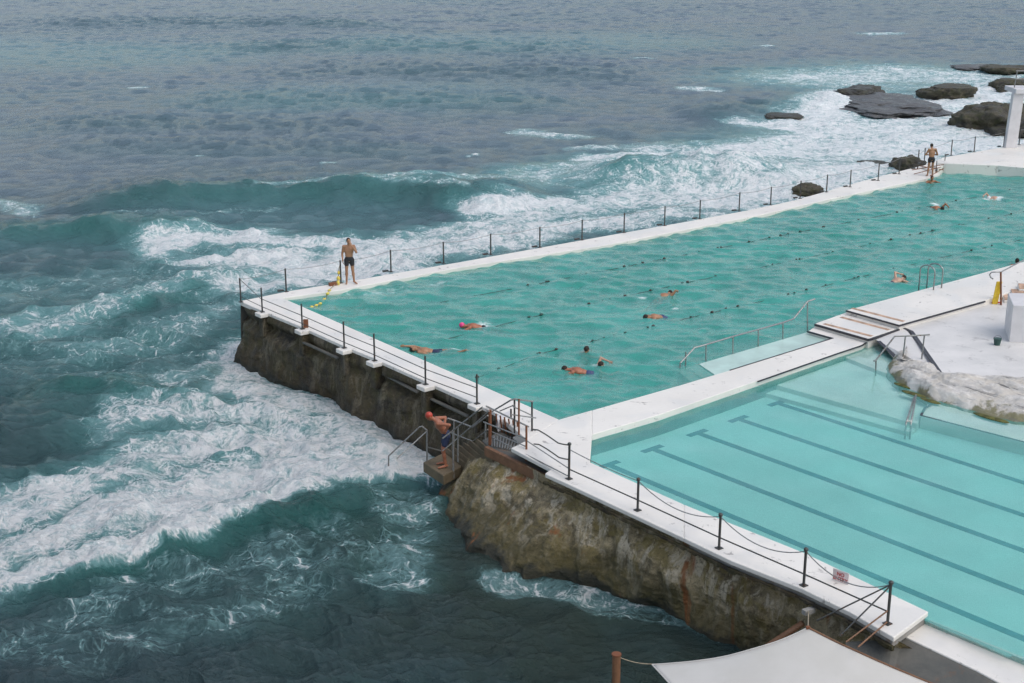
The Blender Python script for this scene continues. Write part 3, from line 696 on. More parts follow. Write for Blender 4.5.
for (x, y) in ((262.4, 312.5), (302.4, 329.5), (344.3, 348.7), (374.6, 361.2), (425.6, 385), (477, 404.5)):
    q = P(x, y); br_ = MB().box(q - Vector((0, 0, .07)) - pn * .12, (.42, .62, .135), math.atan2(pv.y, pv.x)).build('bracket', M_['deck'], w1, bevel=.02)
    MB().box(q - Vector((0, 0, .52)) - pn * .12, (.3, .42, .75), math.atan2(pv.y, pv.x)).build('corbel', M_['wall1'], br_, bevel=.05)
for (a_, b_) in (((305, 342), (340, 358)), ((382, 372), (420, 392)), ((432, 398), (470, 416))):
    A0 = P(*a_, -.42); B0 = P(*b_, -.42); MB().box((A0 + B0) / 2 + pn * .06, ((B0 - A0).length, .12, .07), math.atan2((B0 - A0).y, (B0 - A0).x)).build('pipe_ledge', M_['dkconc'], w1, bevel=.03)
w2 = thing('sea_wall', 'ochre and rust-streaked rock sea wall between the stairs and the shade sail', 'wall', P(684, 538, SL))
rock_loft('stone_face', [P(500, 425, -.9), P(470, 446, -.95), P(484, 447, -.45), P(512, 458, -.34), P(545, 475, -.2), P(600, 499, -.12), P(684, 538.5, -.12), P(800.7, 588.5, -.14), P(894, 638.5, -.2), P(915, 650, -.4)],
          [P(470, 470, SL), P(436, 492, SL), P(446, 515, SL), P(478, 545, SL), P(505, 572, SL), P(588, 584, SL), P(655, 607, SL), P(705, 634, SL), P(745, 658, SL), P(800, 692, SL), P(850, 720, SL)], M_['wall2'], 460, 76, .34, .18, 11, prof=1.25, parent=w2)
# rough lip of the coping
b = MB(); pr = resample([p for p in OUT2], 90)
for i in range(89):
    a_ = Vector(pr[i]); c_ = Vector(pr[i + 1]); h = .035 + .06 * random.random()
    b.box((a_ + c_) / 2 - Vector((0, 0, .2 + h / 2)), ((c_ - a_).length, .05 + random.random() * .05, h), math.atan2((c_ - a_).y, (c_ - a_).x))
b.build('weed_lip', M_['wall1'], w2)
fw = thing('sea_wall', 'low concrete wall carrying the long far side of the big pool', 'wall', P(606.5, 235.7, SL))
b = MB(); pts = [p.copy() for p in FARO]
nn = []
for i, p in enumerate(pts):
    t = (pts[min(i + 1, len(pts) - 1)] - pts[max(i - 1, 0)]).normalized(); nn.append(Vector((-t.y, t.x, 0)))
vs = []; 
for p, n_ in zip(pts, nn): vs += [p - Vector((0, 0, .16)) - n_ * .02, p + n_ * .25 - Vector((0, 0, 3.4))]
b.add(vs, [(2 * i, 2 * i + 1, 2 * i + 3, 2 * i + 2) for i in range(len(pts) - 1)]); b.build('wall_face', M_['dkconc'], fw)

# dark sloping concrete at the lower right, behind the sail
b = MB(); b.add([P(845, 642, -.55), P(893.5, 639, -.35), P(903.5, 636.8, -.33), P(976, 671, -.33), P(1020, 694, -.33), P(1000, 740, -.6), P(880, 720, -.9)], [(0, 1, 2, 3, 4, 5, 6)])
tag(b.build('concrete_ramp', M_['dkconc']), kind='structure')

# sandstone ledge beside the lap pool
lg_foot = [P(905, 352, WL - .05), P(880, 368, WL - .05), P(888, 381, WL - .05), P(903, 391, WL - .05), P(924, 402, WL - .05), P(945, 408, WL - .05), P(972, 416, WL - .05), P(1024, 428, WL - .05), P(1100, 446, WL - .05)]
lg_back = [P(908, 352, .16), P(902, 359, .16), P(915, 360, .16), P(930, 362, .16), P(941, 373, .18), P(960, 374, .2), P(990, 376, .2), P(1024, 376, .22), P(1100, 386, .25)]
T = resample(lg_back, 170); Fo = resample(lg_foot, 170); m = 64; V = np.zeros((m, 170, 3)); 
for i in range(m):
    t = i / (m - 1); V[i, :, :2] = T[:, :2] + (Fo[:, :2] - T[:, :2]) * t; V[i, :, 2] = T[:, 2] + (Fo[:, 2] - .25 - T[:, 2]) * t ** 5
X, Y = V[..., 0].copy(), V[..., 1].copy(); u_ = (X * UD.x + Y * UD.y); v_ = (X * VD.x + Y * VD.y)
tt = np.linspace(0, 1, m)[:, None]; h = fbm(v_ * .5, u_ * 1.9 + 3 * fbm(v_ * .4, u_ * .4, 2), 5, .6)
V[..., 2] += (np.floor(h * 9) / 9 * .6 + h * .4 - .45) * .42 * np.clip(tt * 6, .25, 1) * sstep(1.02, .8, tt) + (fbm(X * 2, Y * 2, 4) - .5) * .12
V[..., 0] += (fbm(X * 1.1, Y * 1.1, 3) - .5) * .5 * tt ** 3; V[..., 1] += (fbm(X * 1.1 + 9, Y * 1.1, 3) - .5) * .5 * tt ** 3
o = grid_mesh('sandstone_ledge', V.reshape(-1, 3), m, 170, M_['ledge']); tag(o, 'pale layered sandstone ledge with green weed at its foot beside the lap pool', 'rock')
for (x, y, sx) in ((905, 386, .5), (914, 394, .55), (930, 401, .45), (988, 417, .6), (999, 420, .4)):
    q = P(x, y, WL + .0); tag(MB().ell(q, (sx * .8, .13, .03), Matrix.Rotation(math.atan2(VD.y, VD.x), 3, 'Z')).build('weed_clump', M_['weed'], smooth=True), {905: 'green weed clump at the foot of the sandstone ledge, the one nearest its rounded tip', 914: 'green weed clump on the ledge foot, second from its rounded tip', 930: 'green weed clump on the ledge foot just above the dark corner line', 988: 'dark weed clump at ledge foot right of the ladder, larger of the two there', 999: 'small weed clump at ledge foot, farthest right one'}[x], 'weed', 'weed at the foot of the sandstone ledge')

# ------------------------------------------------------------------ reef rocks
def rock(px, py, w_, d_, h_, label, mat, sd, flat=.0, rz=0.0, sink=.5, zb=SL, tilt=0.0, group='rocks in the surf'):
    bm = bmesh.new(); bmesh.ops.create_icosphere(bm, subdivisions=6, radius=1.0)
    a = np.array([v.co[:] for v in bm.verts])
    n = fbm3(a[:, 0] * 1.3 + sd, a[:, 1] * 1.3 + sd * 2, a[:, 2] * 1.3, 5, .55)
    st = fbm3(a[:, 0] * .8 + sd, a[:, 1] * .8, a[:, 2] * 3.5, 3)
    r_ = .42 + .98 * n + .22 * (np.round(st * 5) / 5 - .5)
    # boxier than a ball: superellipsoid
    p_ = 3.2; k = (np.abs(a) ** p_).sum(1) ** (-1 / p_); a = a * (r_ * k)[:, None]
    if flat: a[:, 2] = np.where(a[:, 2] > 0, np.minimum(a[:, 2], flat + .12 * n + .1 * a[:, 0] * tilt), a[:, 2])
    q = P(px, py, zb); c, s = math.cos(rz), math.sin(rz)
    for v, p in zip(bm.verts, a):
        x, y, z = p[0] * w_ / 2, p[1] * d_ / 2, p[2] * h_
        v.co = (x * c - y * s, x * s + y * c, z - sink * h_ * .3)
    me = bpy.data.meshes.new('rock'); bm.to_mesh(me); bm.free(); me.materials.append(mat); me.shade_smooth()
    o = bpy.data.objects.new('rock', me); C.objects.link(o); o.location = q + Vector((0, d_ * .35, 0)); tag(o, label, 'rock', group)
rock(889, 113, 8.6, 15, .72, 'broad flat wet grey reef shelf awash in the surf', M_['rockslab'], 1, .75, .1, tilt=1.0)
rock(868, 100, 4.0, 7, 1.2, 'dark raised seaward edge of the flat reef shelf', M_['rockdark'], 22, .8, -.5)
rock(950, 98.5, 5.0, 4.5, 1.5, 'long low brown rock behind the flat reef shelf', M_['rockolive'], 2, .7, .0)
rock(1014, 131, 8.2, 6.5, 2.1, 'biggest olive-brown boulder left of the concrete column', M_['rockolive'], 3, 0, .25)
rock(1020, 90.5, 4.4, 4, 1.1, 'olive rock at the right edge under the small steel rail', M_['rockolive'], 4, .8)
rock(1012, 74, 5.2, 6, .9, 'farthest rounded rock at the right edge, topmost in the picture', M_['rockolive'], 5, .8)
rock(984, 70.5, 6.0, 5, .4, 'farthest low flat brown rock, nearly covered by water', M_['rockslab'], 6, .8)
rock(784, 119, 3.4, 3.5, .27, 'dark flat rock awash left of the reef shelf', M_['rockdark'], 7, .8)
rock(876, 166.5, 2.4, 1.6, .35, 'small thin black rock in the foam behind the far fence', M_['rockdark'], 8, .8, .2)
rock(911, 172, 2.1, 2.4, 1.0, 'brown rock against the far wall just left of the bather on the steps', M_['rockolive'], 9, 0, .4)
rock(808, 196, 2.1, 1.8, .7, 'mossy rock poking up behind the far wall midway along the fence', M_['rockolive'], 10, .9, .3)
rock(766, 171, 3.2, 1.6, .38, 'black rock awash under the breaking spray', M_['rockdark'], 12, .7, .2)
rock(1028, 136, 4.6, 4, 1.2, 'dark rock just behind and right of the concrete column', M_['rockdark'], 13, 0, .2)
rock(755, 222, 1.6, 1.4, .3, 'small dark wet rock under the far fence in the foam', M_['rockdark'], 14, .7, .2)

# ------------------------------------------------------------------ railings
def post_at(q, h, mat, parent, r=.028, name='post', plate=True, cap=False):
    o = MB().tube([q, q + Vector((0, 0, h))], r, 10)
    if plate: o.box(q + Vector((0, 0, .01)), (.14, .14, .02), .6)
    if cap: o.ell(q + Vector((0, 0, h + .02)), (r * 1.7, r * 1.7, r * 1.6))
    return o.build(name, mat, parent)
def sag(a, b, s, n=12): return [a.lerp(b, i / n) - Vector((0, 0, 4 * s * (i / n) * (1 - i / n))) for i in range(n + 1)]
# left railing on brackets
lr = thing('railing', 'dark steel post railing with two thin rods along the left edge of the big pool', 'railing', P(302.4, 329))
bases = [P(241, 302), P(262.4, 312), P(302.4, 329), P(344.3, 348), P(374.6, 360.7), P(425.6, 384.4), P(477, 403.7)]
for q in bases: post_at(q, .88, M_['rail'], lr)
for a_, c_ in zip(bases[1:-1], bases[2:]):
    for z in (.47, .19): MB().tube([a_ + Vector((0, 0, z)), c_ + Vector((0, 0, z))], .014, 6).build('rail', M_['rail'], lr)
MB().tube([bases[0] + Vector((0, 0, .85)), bases[1] + Vector((0, 0, .45))], .010, 6).build('rail', M_['rail'], lr)
MB().tube([bases[0] + Vector((0, 0, .2)), bases[1] + Vector((0, 0, .19))], .012, 6).build('rail', M_['rail'], lr)
MB().box(P(306, 327.5) + Vector((0, 0, .14)), (.16, .1, .28)).build('rail_bracket', M_['rustrail'], lr)
# far fence
ff = thing('chain_fence', 'row of dark posts with a slack chain along the far pool side', 'fence', P(606.5, 236))
fb = [(286.3, 291.7), (341, 283), (391, 272), (443.6, 263.5), (490.7, 255), (539.8, 247.5), (582, 240), (624, 232.6), (664.5, 225.6), (699.7, 219), (739, 211), (770.5, 205), (800, 198.5), (826.5, 192), (850, 187), (878, 180.6), (899, 174)]
fpts = [bases[0]] + [P(x, y) for x, y in fb] + [P(917.5, 169), P(924, 164, .2), P(951, 155.5, .4), P(974, 152, .4), P(1003.5, 147, .4), P(1019, 144.5, .4), P(1060, 138, .4)]
for i, q in enumerate(fpts[1:]):
    po_ = post_at(q, .88 if i != 17 else 1.05, M_['rail'], ff, .03)
    MB().box(q + Vector((-.22, .06, .03)), (.22, .10, .06), .5).build('foot_bracket', M_['rail'], po_)
for a_, c_ in zip(fpts[:-1], fpts[1:]):
    MB().tube(sag(a_ + Vector((0, 0, .85)), c_ + Vector((0, 0, .85)), .07), .0095, 5).build('chain', M_['grey_rail'], ff)
# near railing with chains
nrl = thing('chain_railing', 'dark posts with drooping chain along the lap pool edge above the sea', 'railing', P(719, 548.4))
nb_ = [P(569, 479), P(637.6, 510.4), P(719, 548.4), P(803.6, 585.6), P(887.4, 623.8)]; nh = [.9, .76, .78, .80, .87]
for q, h in zip(nb_, nh): post_at(q, h, M_['rail'], nrl, .03, cap=True)
for i in range(4):
    a_, c_ = nb_[i], nb_[i + 1]
    MB().tube([a_ + Vector((0, 0, .26)), c_ + Vector((0, 0, .26))], .017, 6).build('rail', M_['rail'], nrl)
    MB().tube(sag(a_ + Vector((0, 0, nh[i] - (.12 if i == 0 else .02))), c_ + Vector((0, 0, nh[i + 1] - .02)), (.04, .28, .30, .33)[i]), .012, 6).build('chain', M_['grey_rail'], nrl)
L0 = nb_[4]
for (z, q) in ((.85, P(817, 620.5, -.1)), (.83, P(840, 636, -.1)), (.3, P(846, 642, -.1)), (.05, P(858, 647, -.1))):
    MB().tube([L0 + Vector((0, 0, z)), q], .016, 6).build('stay', M_['brown'] if z < .5 else M_['rail'], nrl)

# ------------------------------------------------------------------ stairs to the sea
ZL = -1.3
st = thing('sea_stairs', 'stained concrete landing and steps going down the wall to the sea', 'stairs', P(443, 470, ZL))
MB().prism([P(423, 462, ZL), P(443.5, 475.5, ZL), P(462, 466, ZL), P(445, 452, ZL)], ZL - .3, ZL).build('landing', M_['stairconc'], st, bevel=.03)
a0 = P(462, 466, ZL); b0 = P(445, 452, ZL); a1 = P(493, 451, -.36); b1 = P(482, 441, -.36); ns = 6
fl = MB()
for i in range(ns):
    t0, t1 = i / ns, (i + 1) / ns; z = ZL + (-.36 - ZL) * (i + 1) / ns
    p0, p1, q0, q1 = a0.lerp(a1, t0), a0.lerp(a1, t1), b0.lerp(b1, t0), b0.lerp(b1, t1)
    fl.prism([p0, p1, q1, q0], ZL - .3 + (ZL * -1 - .36) * t0 * .9, z - .002 * i)
fl.build('steps', M_['stairconc'], st, bevel=.01)
MB().prism([P(482, 440, -.33), P(493, 451, -.33), P(544, 476, -.33), P(553, 469, -.33), P(524, 443, -.33), P(500, 431, -.33)], -.5, -.33).build('walkway', M_['dkconc'], st, bevel=.02)
bA = P(486, 446.5, -.30); bB = P(546, 475.5, -.30)
MB().box((bA + bB) / 2 - Vector((0, 0, .12)), ((bB - bA).length, .12, .26), math.atan2((bB - bA).y, (bB - bA).x)).build('edge_beam', M_['brown'], st, bevel=.01)
g = MB(); ga, gb_, gc = P(491, 436, -.3), P(527, 438, -.3), P(510, 447, -.3)
for i in range(12):
    t = i / 11; g.tube([ga.lerp(gb_, t), P(492, 446, -.3).lerp(P(520, 452, -.3), t)], .02, 5)
g.build('grating', M_['grey_rail'], st)
for k in range(4):    # white steps up from the walkway to the deck
    z = -.24 + k * .07
    MB().prism([P(519 + k * 2, 434 - k, z), P(527 + k * 2, 439 - k, z), P(523 + k * 2, 442 - k, z), P(513 + k * 2, 437 - k, z)], -.33, z).build('step', M_['deck'], st)

sr = thing('stair_handrail', 'grey pipe handrails with rusty posts around the sea stairs and the gate walkway', 'railing', P(453, 471, ZL))
def pipe(pts, r=.022, mat='grey_rail', nm='rail'): MB().tube(pts, r, 8).build(nm, M_[mat], sr)
def PZ(x, y, ref):
    """point seen at x, y that stands straight above/below ref's distance row"""
    c, s = math.cos(PITCH), math.sin(PITCH); ux = (x - 512) / F_PX; uy = -(y - 341.5) / F_PX
    d = Vector((ux, c + s * uy, -s + c * uy)); t = ref.y / d.y; return Vector((0, 0, HC)) + d * t
fL = P(425, 461, ZL); fR = P(453, 470, ZL); bR = P(447, 454, ZL)
# pair running down into the water
pipe([PZ(388.6, 456, fL), PZ(419.5, 427, fL), PZ(422, 426.3, fL), PZ(427, 430.5, fL)])
pipe([PZ(427, 430, fL), PZ(427, 461, fL)], .026, nm='post')
pipe([PZ(397, 458.6, fR), PZ(427, 431, fL)], .020)
pipe([PZ(427, 447, fL), PZ(442, 451, bR)], .018)
pipe([PZ(388.6, 456, fL), PZ(388.6, 466, fL)], .02, nm='post')
# rear rail
rz_ = P(487, 443, -.36)
mid = b0.lerp(b1, .55)
pipe([PZ(440, 424, bR), PZ(448, 418.3, bR), PZ(456, 421, bR), PZ(472.6, 427.3, mid), PZ(488, 415.5, rz_)])
pipe([PZ(451, 432.7, bR), PZ(472.6, 441.4, mid), PZ(488, 429.5, rz_)], .018)
pipe([PZ(454, 421, bR), PZ(454, 455, bR)], .024, nm='post')
# front rail climbing to the deck
pipe([PZ(442.5, 451, fR), PZ(458, 438, fR), PZ(478, 421, a0.lerp(a1, .7)), PZ(489, 411, a1)], .018)
pipe([PZ(442.5, 438.5, fR), PZ(453, 430.6, fR), PZ(470, 417, a0.lerp(a1, .55)), PZ(482.5, 407, a1)])
pipe([PZ(453, 430, fR), PZ(453.5, 478, fR)], .026, nm='post')
pipe([PZ(458, 427, fR), PZ(458, 462, fR)], .022, nm='post')
# walkway rail
wa, wb = P(486, 444, -.33), P(526.4, 461, -.33)
rr_ = [(490, 410, 445, 'rustrail', .045), (485.5, 422, 440, 'grey_rail', .022), (526.4, 426, 461, 'rustrail', .028)]
for (x, y0, y1, mt, r_) in rr_:
    q = P(x, y1, -.33); pipe([q, PZ(x, y0, q)], r_, mt, 'post')
pipe([PZ(483.5, 422, wa), PZ(527, 439, wb)], .02); pipe([PZ(490, 431, wa), PZ(527, 447, wb)], .016); pipe([PZ(490, 436, wa), PZ(568, 476, nb_[0])], .016)
pipe([PZ(527, 441, wb), PZ(568, 468, nb_[0])], .014)
# upper rail next to the deck
ua, ub = P(518.9, 436), P(532, 431)
for (q, y0, mt) in ((ua, 399, 'rustrail'), (ub, 401, 'rail'), (P(514.5, 434), 399, 'rail'), (P(511, 418), 409, 'rail')):
    px = 512 + (q.x / (q.y * math.cos(PITCH) + (HC - q.z) * math.sin(PITCH))) * F_PX
    pipe([q, PZ(px, y0, q)], .026, mt, 'post')
ul = P(490, 424)
pipe([PZ(489, 413.5, ul), PZ(496, 409, ul), PZ(511, 400, ua), PZ(515, 399, ua), PZ(533, 401.5, ub)])
pipe([PZ(500, 411, ul), PZ(514, 405, ua)], .016); pipe([PZ(513, 406.5, ua), PZ(532, 415.5, ub)], .016)
pipe([PZ(511, 414.5, ua), PZ(536, 418, ub)], .018); pipe([PZ(486, 406, ul), PZ(529, 427, ub)], .024)
for i in range(6):
    x = 496 + i * 4.2; q = P(x + 2, 431 + i * 1.4, -.33); pipe([q, PZ(x, 414 + i * 1.6, q)], .022, 'rustrail', 'baluster')
MB().prism([P(496, 416, .02), P(512, 410, .02), P(512, 414, .02), P(498, 421, .02)], -.3, .02).build('notice_plate', M_['wallwhite'], sr)
wv_ = [(533, 429.5), (538, 430), (545, 434), (551, 438), (558, 443), (564, 444.5), (569, 445)]
pipe([PZ(x, y, nb_[0].lerp(P(535, 447), 1 - (x - 533) / 36)) for x, y in wv_], .018, 'rail'); pipe([PZ(x + (1 if x < 568 else 0), y + 14.5, nb_[0].lerp(P(535, 449), 1 - (x - 533) / 36)) for x, y in wv_], .018, 'rail')
pipe([PZ(535, 429.5, ub), PZ(535.5, 444, ub), PZ(533.5, 448.5, ub), PZ(528, 447, ub)], .018)

# handrails and ladders in the pools
h1 = thing('handrail', 'long stainless handrail stepping down into the big pool beside the pale shelf', 'handrail', P(733, 354))
hp = [(685.8, 366, -.5), (706, 360.7, -.2), (733, 354, -.2), (758.4, 345.7, -.2), (783, 338.6, -.2), (807.5, 330.8, -.1)]; hy = [352, 344.6, 336.5, 329.5, 322.6, 301.5]
tops = []
for (x, y, z), t in zip(hp, hy):
    q = P(x, y, WM); qt = PZ(x, t, q); tops.append(qt); MB().tube([q + Vector((0, 0, z)), qt], .022, 8).build('post', M_['steel'], h1)
q0 = P(680, 368, WM)
MB().tube([PZ(679.8, 368, q0), PZ(680.3, 363, q0), PZ(694.4, 347.8, P(695, 363, WM)), tops[1], tops[2], tops[3], tops[4], PZ(793.5, 318.8, P(794, 335, WM)), tops[5], PZ(815, 299, P(811, 330, WM))], .028, 10).build('rail', M_['steel'], h1)
h2 = thing('handrail', 'small steel handrail at the shallow steps beside the sandstone ledge', 'handrail', P(905, 360))
pp = [(876, 371, 360), (902.5, 360, 336), (921.5, 359, 335)]; tp = []
for x, y, t in pp:
    q = P(x, y, WL - .02 if x < 880 else .05); qt = PZ(x + (3 if x > 900 else 0), t, q); tp.append(qt); MB().tube([q - Vector((0, 0, .15)), qt], .024, 8).build('post', M_['grey_rail'], h2)
MB().tube([PZ(874, 361, P(876, 371)), tp[0], PZ(894.7, 336.3, P(897, 362)), tp[1], tp[2], PZ(929.5, 334.7, P(922, 359))], .026, 8).build('rail', M_['grey_rail'], h2)
def ladder(label, rails, steps=True):
    o = thing('pool_ladder', label, 'ladder', rails[0][0]); 
    for r_ in rails: MB().tube(r_, .025, 10).build('rail', M_['steel'], o, smooth=True)
    a_, c_ = rails[0][-1], rails[1][-1]
    for k in range(3):
        u = Vector((0, 0, .12 + .28 * k)); MB().tube([a_ + u, c_ + u], .02, 6).build('rung', M_['steel'], o)
def hoop(foot, water, h, depth):
    d = water - foot; d.z = 0; pts = [foot]
    for k in range(9):
        q = math.pi * k / 8; c = foot + d * .5 - d * .5 * math.cos(q); pts.append(Vector((c.x, c.y, foot.z + h - .22 + .22 * math.sin(q))))
    pts.append(Vector((water.x, water.y, -depth))); return pts
f1, f2 = P(941.4, 288, Z2), P(933.4, 289.8, Z2)
wd_ = -VD * .0 - Vector((VD.x, VD.y, 0)) * .62
ladder('chrome hoop ladder on the big pool edge near the yellow board', [hoop(f1, f1 + wd_, .85, 1.0), hoop(f2, f2 + wd_ , .85, 1.0)])
g1, g2 = P(915, 405, -.2), P(913, 401, -.2)
ladder('thin dark ladder rising from the lap pool by the sandstone ledge', [[P(915.5, 400, -.2) + Vector((0, 0, .15)), P(911, 424, WL)+Vector((0,0,.0)), P(911, 424, WL) + Vector((0, 0, -.6))], [P(914, 401, -.2) + Vector((0, 0, .12)), P(906, 424, WL), P(906, 424, WL) + Vector((0, 0, -.6))]])
# red-brown steps rail by the bather at the far end
fr = thing('steps_rail', 'low reddish pipe rails around the far corner steps of the big pool', 'railing', P(935, 170))
for k, (a_, c_) in enumerate((((914, 174, .05), (941, 167, .35)), ((912, 170, .25), (944, 164.5, .6)), ((930, 176, .3), (944, 168, .35)), ((920, 166, .3), (944, 170, .15)))):
    MB().tube([P(*a_), P(*c_)], .022, 6).build('rail', M_['rustrail'], fr)
for x, y in ((935.5, 176), (944, 170)): MB().tube([P(x, y, -.3), P(x, y, 0) + Vector((0, 0, .8))], .024, 6).build('post', M_['rail'], fr)
slab('pool_step', [P(922, 166, .14), P(941, 158.5, .14), P(946, 164, .14), P(933, 171.5, .14)], .14, -.5, M_['deck'])
slab('pool_step', [P(930, 164, .27), P(943, 158, .27), P(947, 163.6, .27), P(938, 168, .27)], .27, -.5, M_['deck'])

# ------------------------------------------------------------------ lookout tower, right edge
tw = thing('lookout_tower', 'pale concrete column carrying a slab and steel rail at the right edge', 'tower', P(1010, 147, .4))
cb = P(1010, 147.5, .4); ct = PZ(1018, 93, cb)
b = MB(); s1, s2 = .33, .30
b.add([cb + Vector((-s1, -.2, 0)), cb + Vector((s1, -.2, 0)), cb + Vector((s1, .2, 0)), cb + Vector((-s1, .2, 0)), ct + Vector((-s2, -.2, 0)), ct + Vector((s2, -.2, 0)), ct + Vector((s2, .2, 0)), ct + Vector((-s2, .2, 0))], [(3, 2, 1, 0), (4, 5, 6, 7), (0, 1, 5, 4), (1, 2, 6, 5), (2, 3, 7, 6), (3, 0, 4, 7)])
b.build('column', M_['wallwhite'], tw, bevel=.02)
b = MB(); b.box(cb + Vector((4.0, 0, 1.75)), (.5, .4, 3.5)); b.build('column', M_['slabside'], tw)
MB().box(ct + Vector((2.1, .6, .12)), (4.7, 1.9, .26)).build('slab', M_['wallwhite'], tw, bevel=.02)
for dx in (-.1, .9, 1.9, 2.9, 3.9): MB().tube([ct + Vector((dx, .4, .25)), ct + Vector((dx + .08, .4, 1.25))], .03, 8).build('post', M_['grey_rail'], tw)
for z in (1.2, .75): MB().tube([ct + Vector((-.1, .4, z)), ct + Vector((4, .4, z))], .028, 8).build('rail', M_['grey_rail'], tw)

# ------------------------------------------------------------------ things on the terrace
blk = P(1009, 342, .12); dX = Vector((1, -.15, 0)).normalized()
tag(MB().prism([blk, blk + Vector((2.6, -.45, 0)), blk + Vector((3.2, 1.3, 0)), blk + Vector((.35, 1.5, 0))], .11, 1.35).build('concrete_block', M_['wallwhite'], bevel=.02), 'white rendered concrete block at the right edge of the terrace', 'block')
bs = thing('bench_steps', 'short flight of worn seat steps with tan tops by the yellow board', 'steps', P(1006, 302, .12))
for k in range(4):
    q = P(1004 + k * 7, 303 - k * 3.0, .12); z = .12 + .10 * (k + 1)
    MB().prism([q, q + Vector((3, -1.2, 0)), q + Vector((3.4, -.2, 0)), q + Vector((.2, .75, 0))], .12, z).build('step', M_['deck'], bs, bevel=.02)
    MB().prism([q + Vector((.02, .02, 0)), q + Vector((.5, -.1, 0)), q + Vector((.6, .55, 0)), q + Vector((.22, .7, 0))], z, z + .03).build('tread', M_['tan'], bs)
yb = thing('rail_board', 'tall yellow board leaning on a dark rail post on the terrace', 'board', P(994, 304, .12))
y0 = P(994.5, 304, .12); y1 = PZ(999.5, 281.5, y0)
d = (y1 - y0); b = MB(); sx = Vector((.10, 0, 0)); sy = Vector((0, .035, 0))
b.add([y0 - sx - sy, y0 + sx - sy, y0 + sx + sy, y0 - sx + sy, y1 - sx - sy, y1 + sx - sy, y1 + sx + sy, y1 - sx + sy], [(3, 2, 1, 0), (4, 5, 6, 7), (0, 1, 5, 4), (1, 2, 6, 5), (2, 3, 7, 6), (3, 0, 4, 7)])
b.build('board', M_['yellow'], yb, bevel=.02)
b = MB(); b.tube([y0 + Vector((-.1, .0, .05)), y0 + Vector((.26, .05, .05))], .03, 6); b.build('strap', M_['red'], yb)
hr = thing('hooked_rail', 'steel rail with a curled end beside the yellow board, running off to the right', 'handrail', P(1001, 305, .12))
pb = P(1001, 305, .12); pt = PZ(1000.8, 272, pb)
MB().tube([pb, pt], .035, 8).build('post', M_['rustrail'], hr)
MB().tube([PZ(x, y, pb) for x, y in ((993, 279), (990.6, 277.5), (989.6, 274.6), (991.4, 272.3), (996, 272), (1001, 272))] + [PZ(1018, 263, pb + Vector((0, 1.4, 0))), PZ(1045, 250, pb + Vector((0, 3.4, 0)))], .024, 8).build('rail', M_['steel'], hr, smooth=True)
bk = thing('bucket', 'small dark green bucket standing on the pale terrace', 'bucket', P(997, 345, .12))
q = P(997, 345, .12); MB().tube([q, q + Vector((0, 0, .2)), q + Vector((0, 0, .22))], [.09, .125, .13], 14).build('tub', M_['darkgreen'], bk)
MB().tube([q + Vector((.125 * math.cos(a), .02, .21 + .1 * math.sin(a))) for a in np.linspace(0, math.pi, 9)], .006, 6).build('handle', M_['rail'], bk)
for (x, y, s_) in ((960, 292, 1), (962, 328, 1)):
    pass

# NO ENTRY board
sg = thing('no_entry_sign', 'small white board with red NO ENTRY lettering on the pool edge', 'sign', P(833, 579))
A0, B0 = P(832.6, 579.4), P(848.2, 585.0); ex = (B0 - A0).normalized(); nrm = Vector((ex.y, -ex.x, 0))
Wd = (B0 - A0).length; Hh = .25
MB().box((A0 + B0) / 2 + Vector((0, 0, Hh / 2 + .01)), (Wd, .02, Hh), math.atan2(ex.y, ex.x)).build('board', M_['signw'], sg)
for word, zz, sz in (('NO', .14, .11), ('ENTRY', .035, .11)):
    cu = bpy.data.curves.new('t', 'FONT'); cu.body = word; cu.size = sz; cu.align_x = 'CENTER'; cu.extrude = .002; cu.offset = .003
    to = bpy.data.objects.new('lettering', cu); C.objects.link(to)
    bpy.context.view_layer.update(); me = bpy.data.meshes.new_from_object(to.evaluated_get(bpy.context.evaluated_depsgraph_get()))
    bpy.data.objects.remove(to); me.materials.clear(); me.materials.append(M_['red'])
    lo = bpy.data.objects.new('lettering', me); C.objects.link(lo); lo.parent = sg
    lo.location = (A0 + B0) / 2 + nrm * .013 + Vector((0, 0, zz)) - sg.location
    lo.rotation_euler = (math.pi / 2, 0, math.atan2(ex.y, ex.x))

# ------------------------------------------------------------------ shade sail, mast, post
sail = thing('shade_sail', 'pale grey fabric shade sail stretched at the bottom of the picture', 'shade sail', P(808, 640, -2.4))
c4 = [P(652, 664, -1.3), P(808, 627.5, -.1), P(1110, 745, -.9), P(860, 960, -1.6)]
ctr = sum(c4, Vector()) / 4; n = 40; V = np.zeros((n, n, 3))
def edge(a, b, t, k=.085): 
    m = a.lerp(b, t); return m + (ctr - (a + b) / 2) * k * 4 * t * (1 - t) * 1.0
for i in range(n):
    for j in range(n):
        u, v = i / (n - 1), j / (n - 1)
        e0, e1 = edge(c4[0], c4[1], u), edge(c4[3], c4[2], u); f0, f1 = edge(c4[0], c4[3], v), edge(c4[1], c4[2], v)
        p = e0 * (1 - v) + e1 * v + f0 * (1 - u) + f1 * u - (c4[0] * (1 - u) * (1 - v) + c4[1] * u * (1 - v) + c4[3] * (1 - u) * v + c4[2] * u * v)
        V[i, j] = p[:]
V[..., 2] += (fbm(V[..., 0] * .8, V[..., 1] * .8, 3) - .5) * .05
fa = N('sail_fabric'); p_ = fa.n('TexCoord').outputs['Object']; nn_ = fa.noise(p_, .9, 4, .6); wvv = fa.noise(p_, 60, 2)
M_['sail'] = fa.end(fa.bsdf(fa.mix(fa.map(nn_, .35, .65), (.55, .535, .50), (.585, .57, .54)), .85, fa.bump(wvv, .2, .003)))
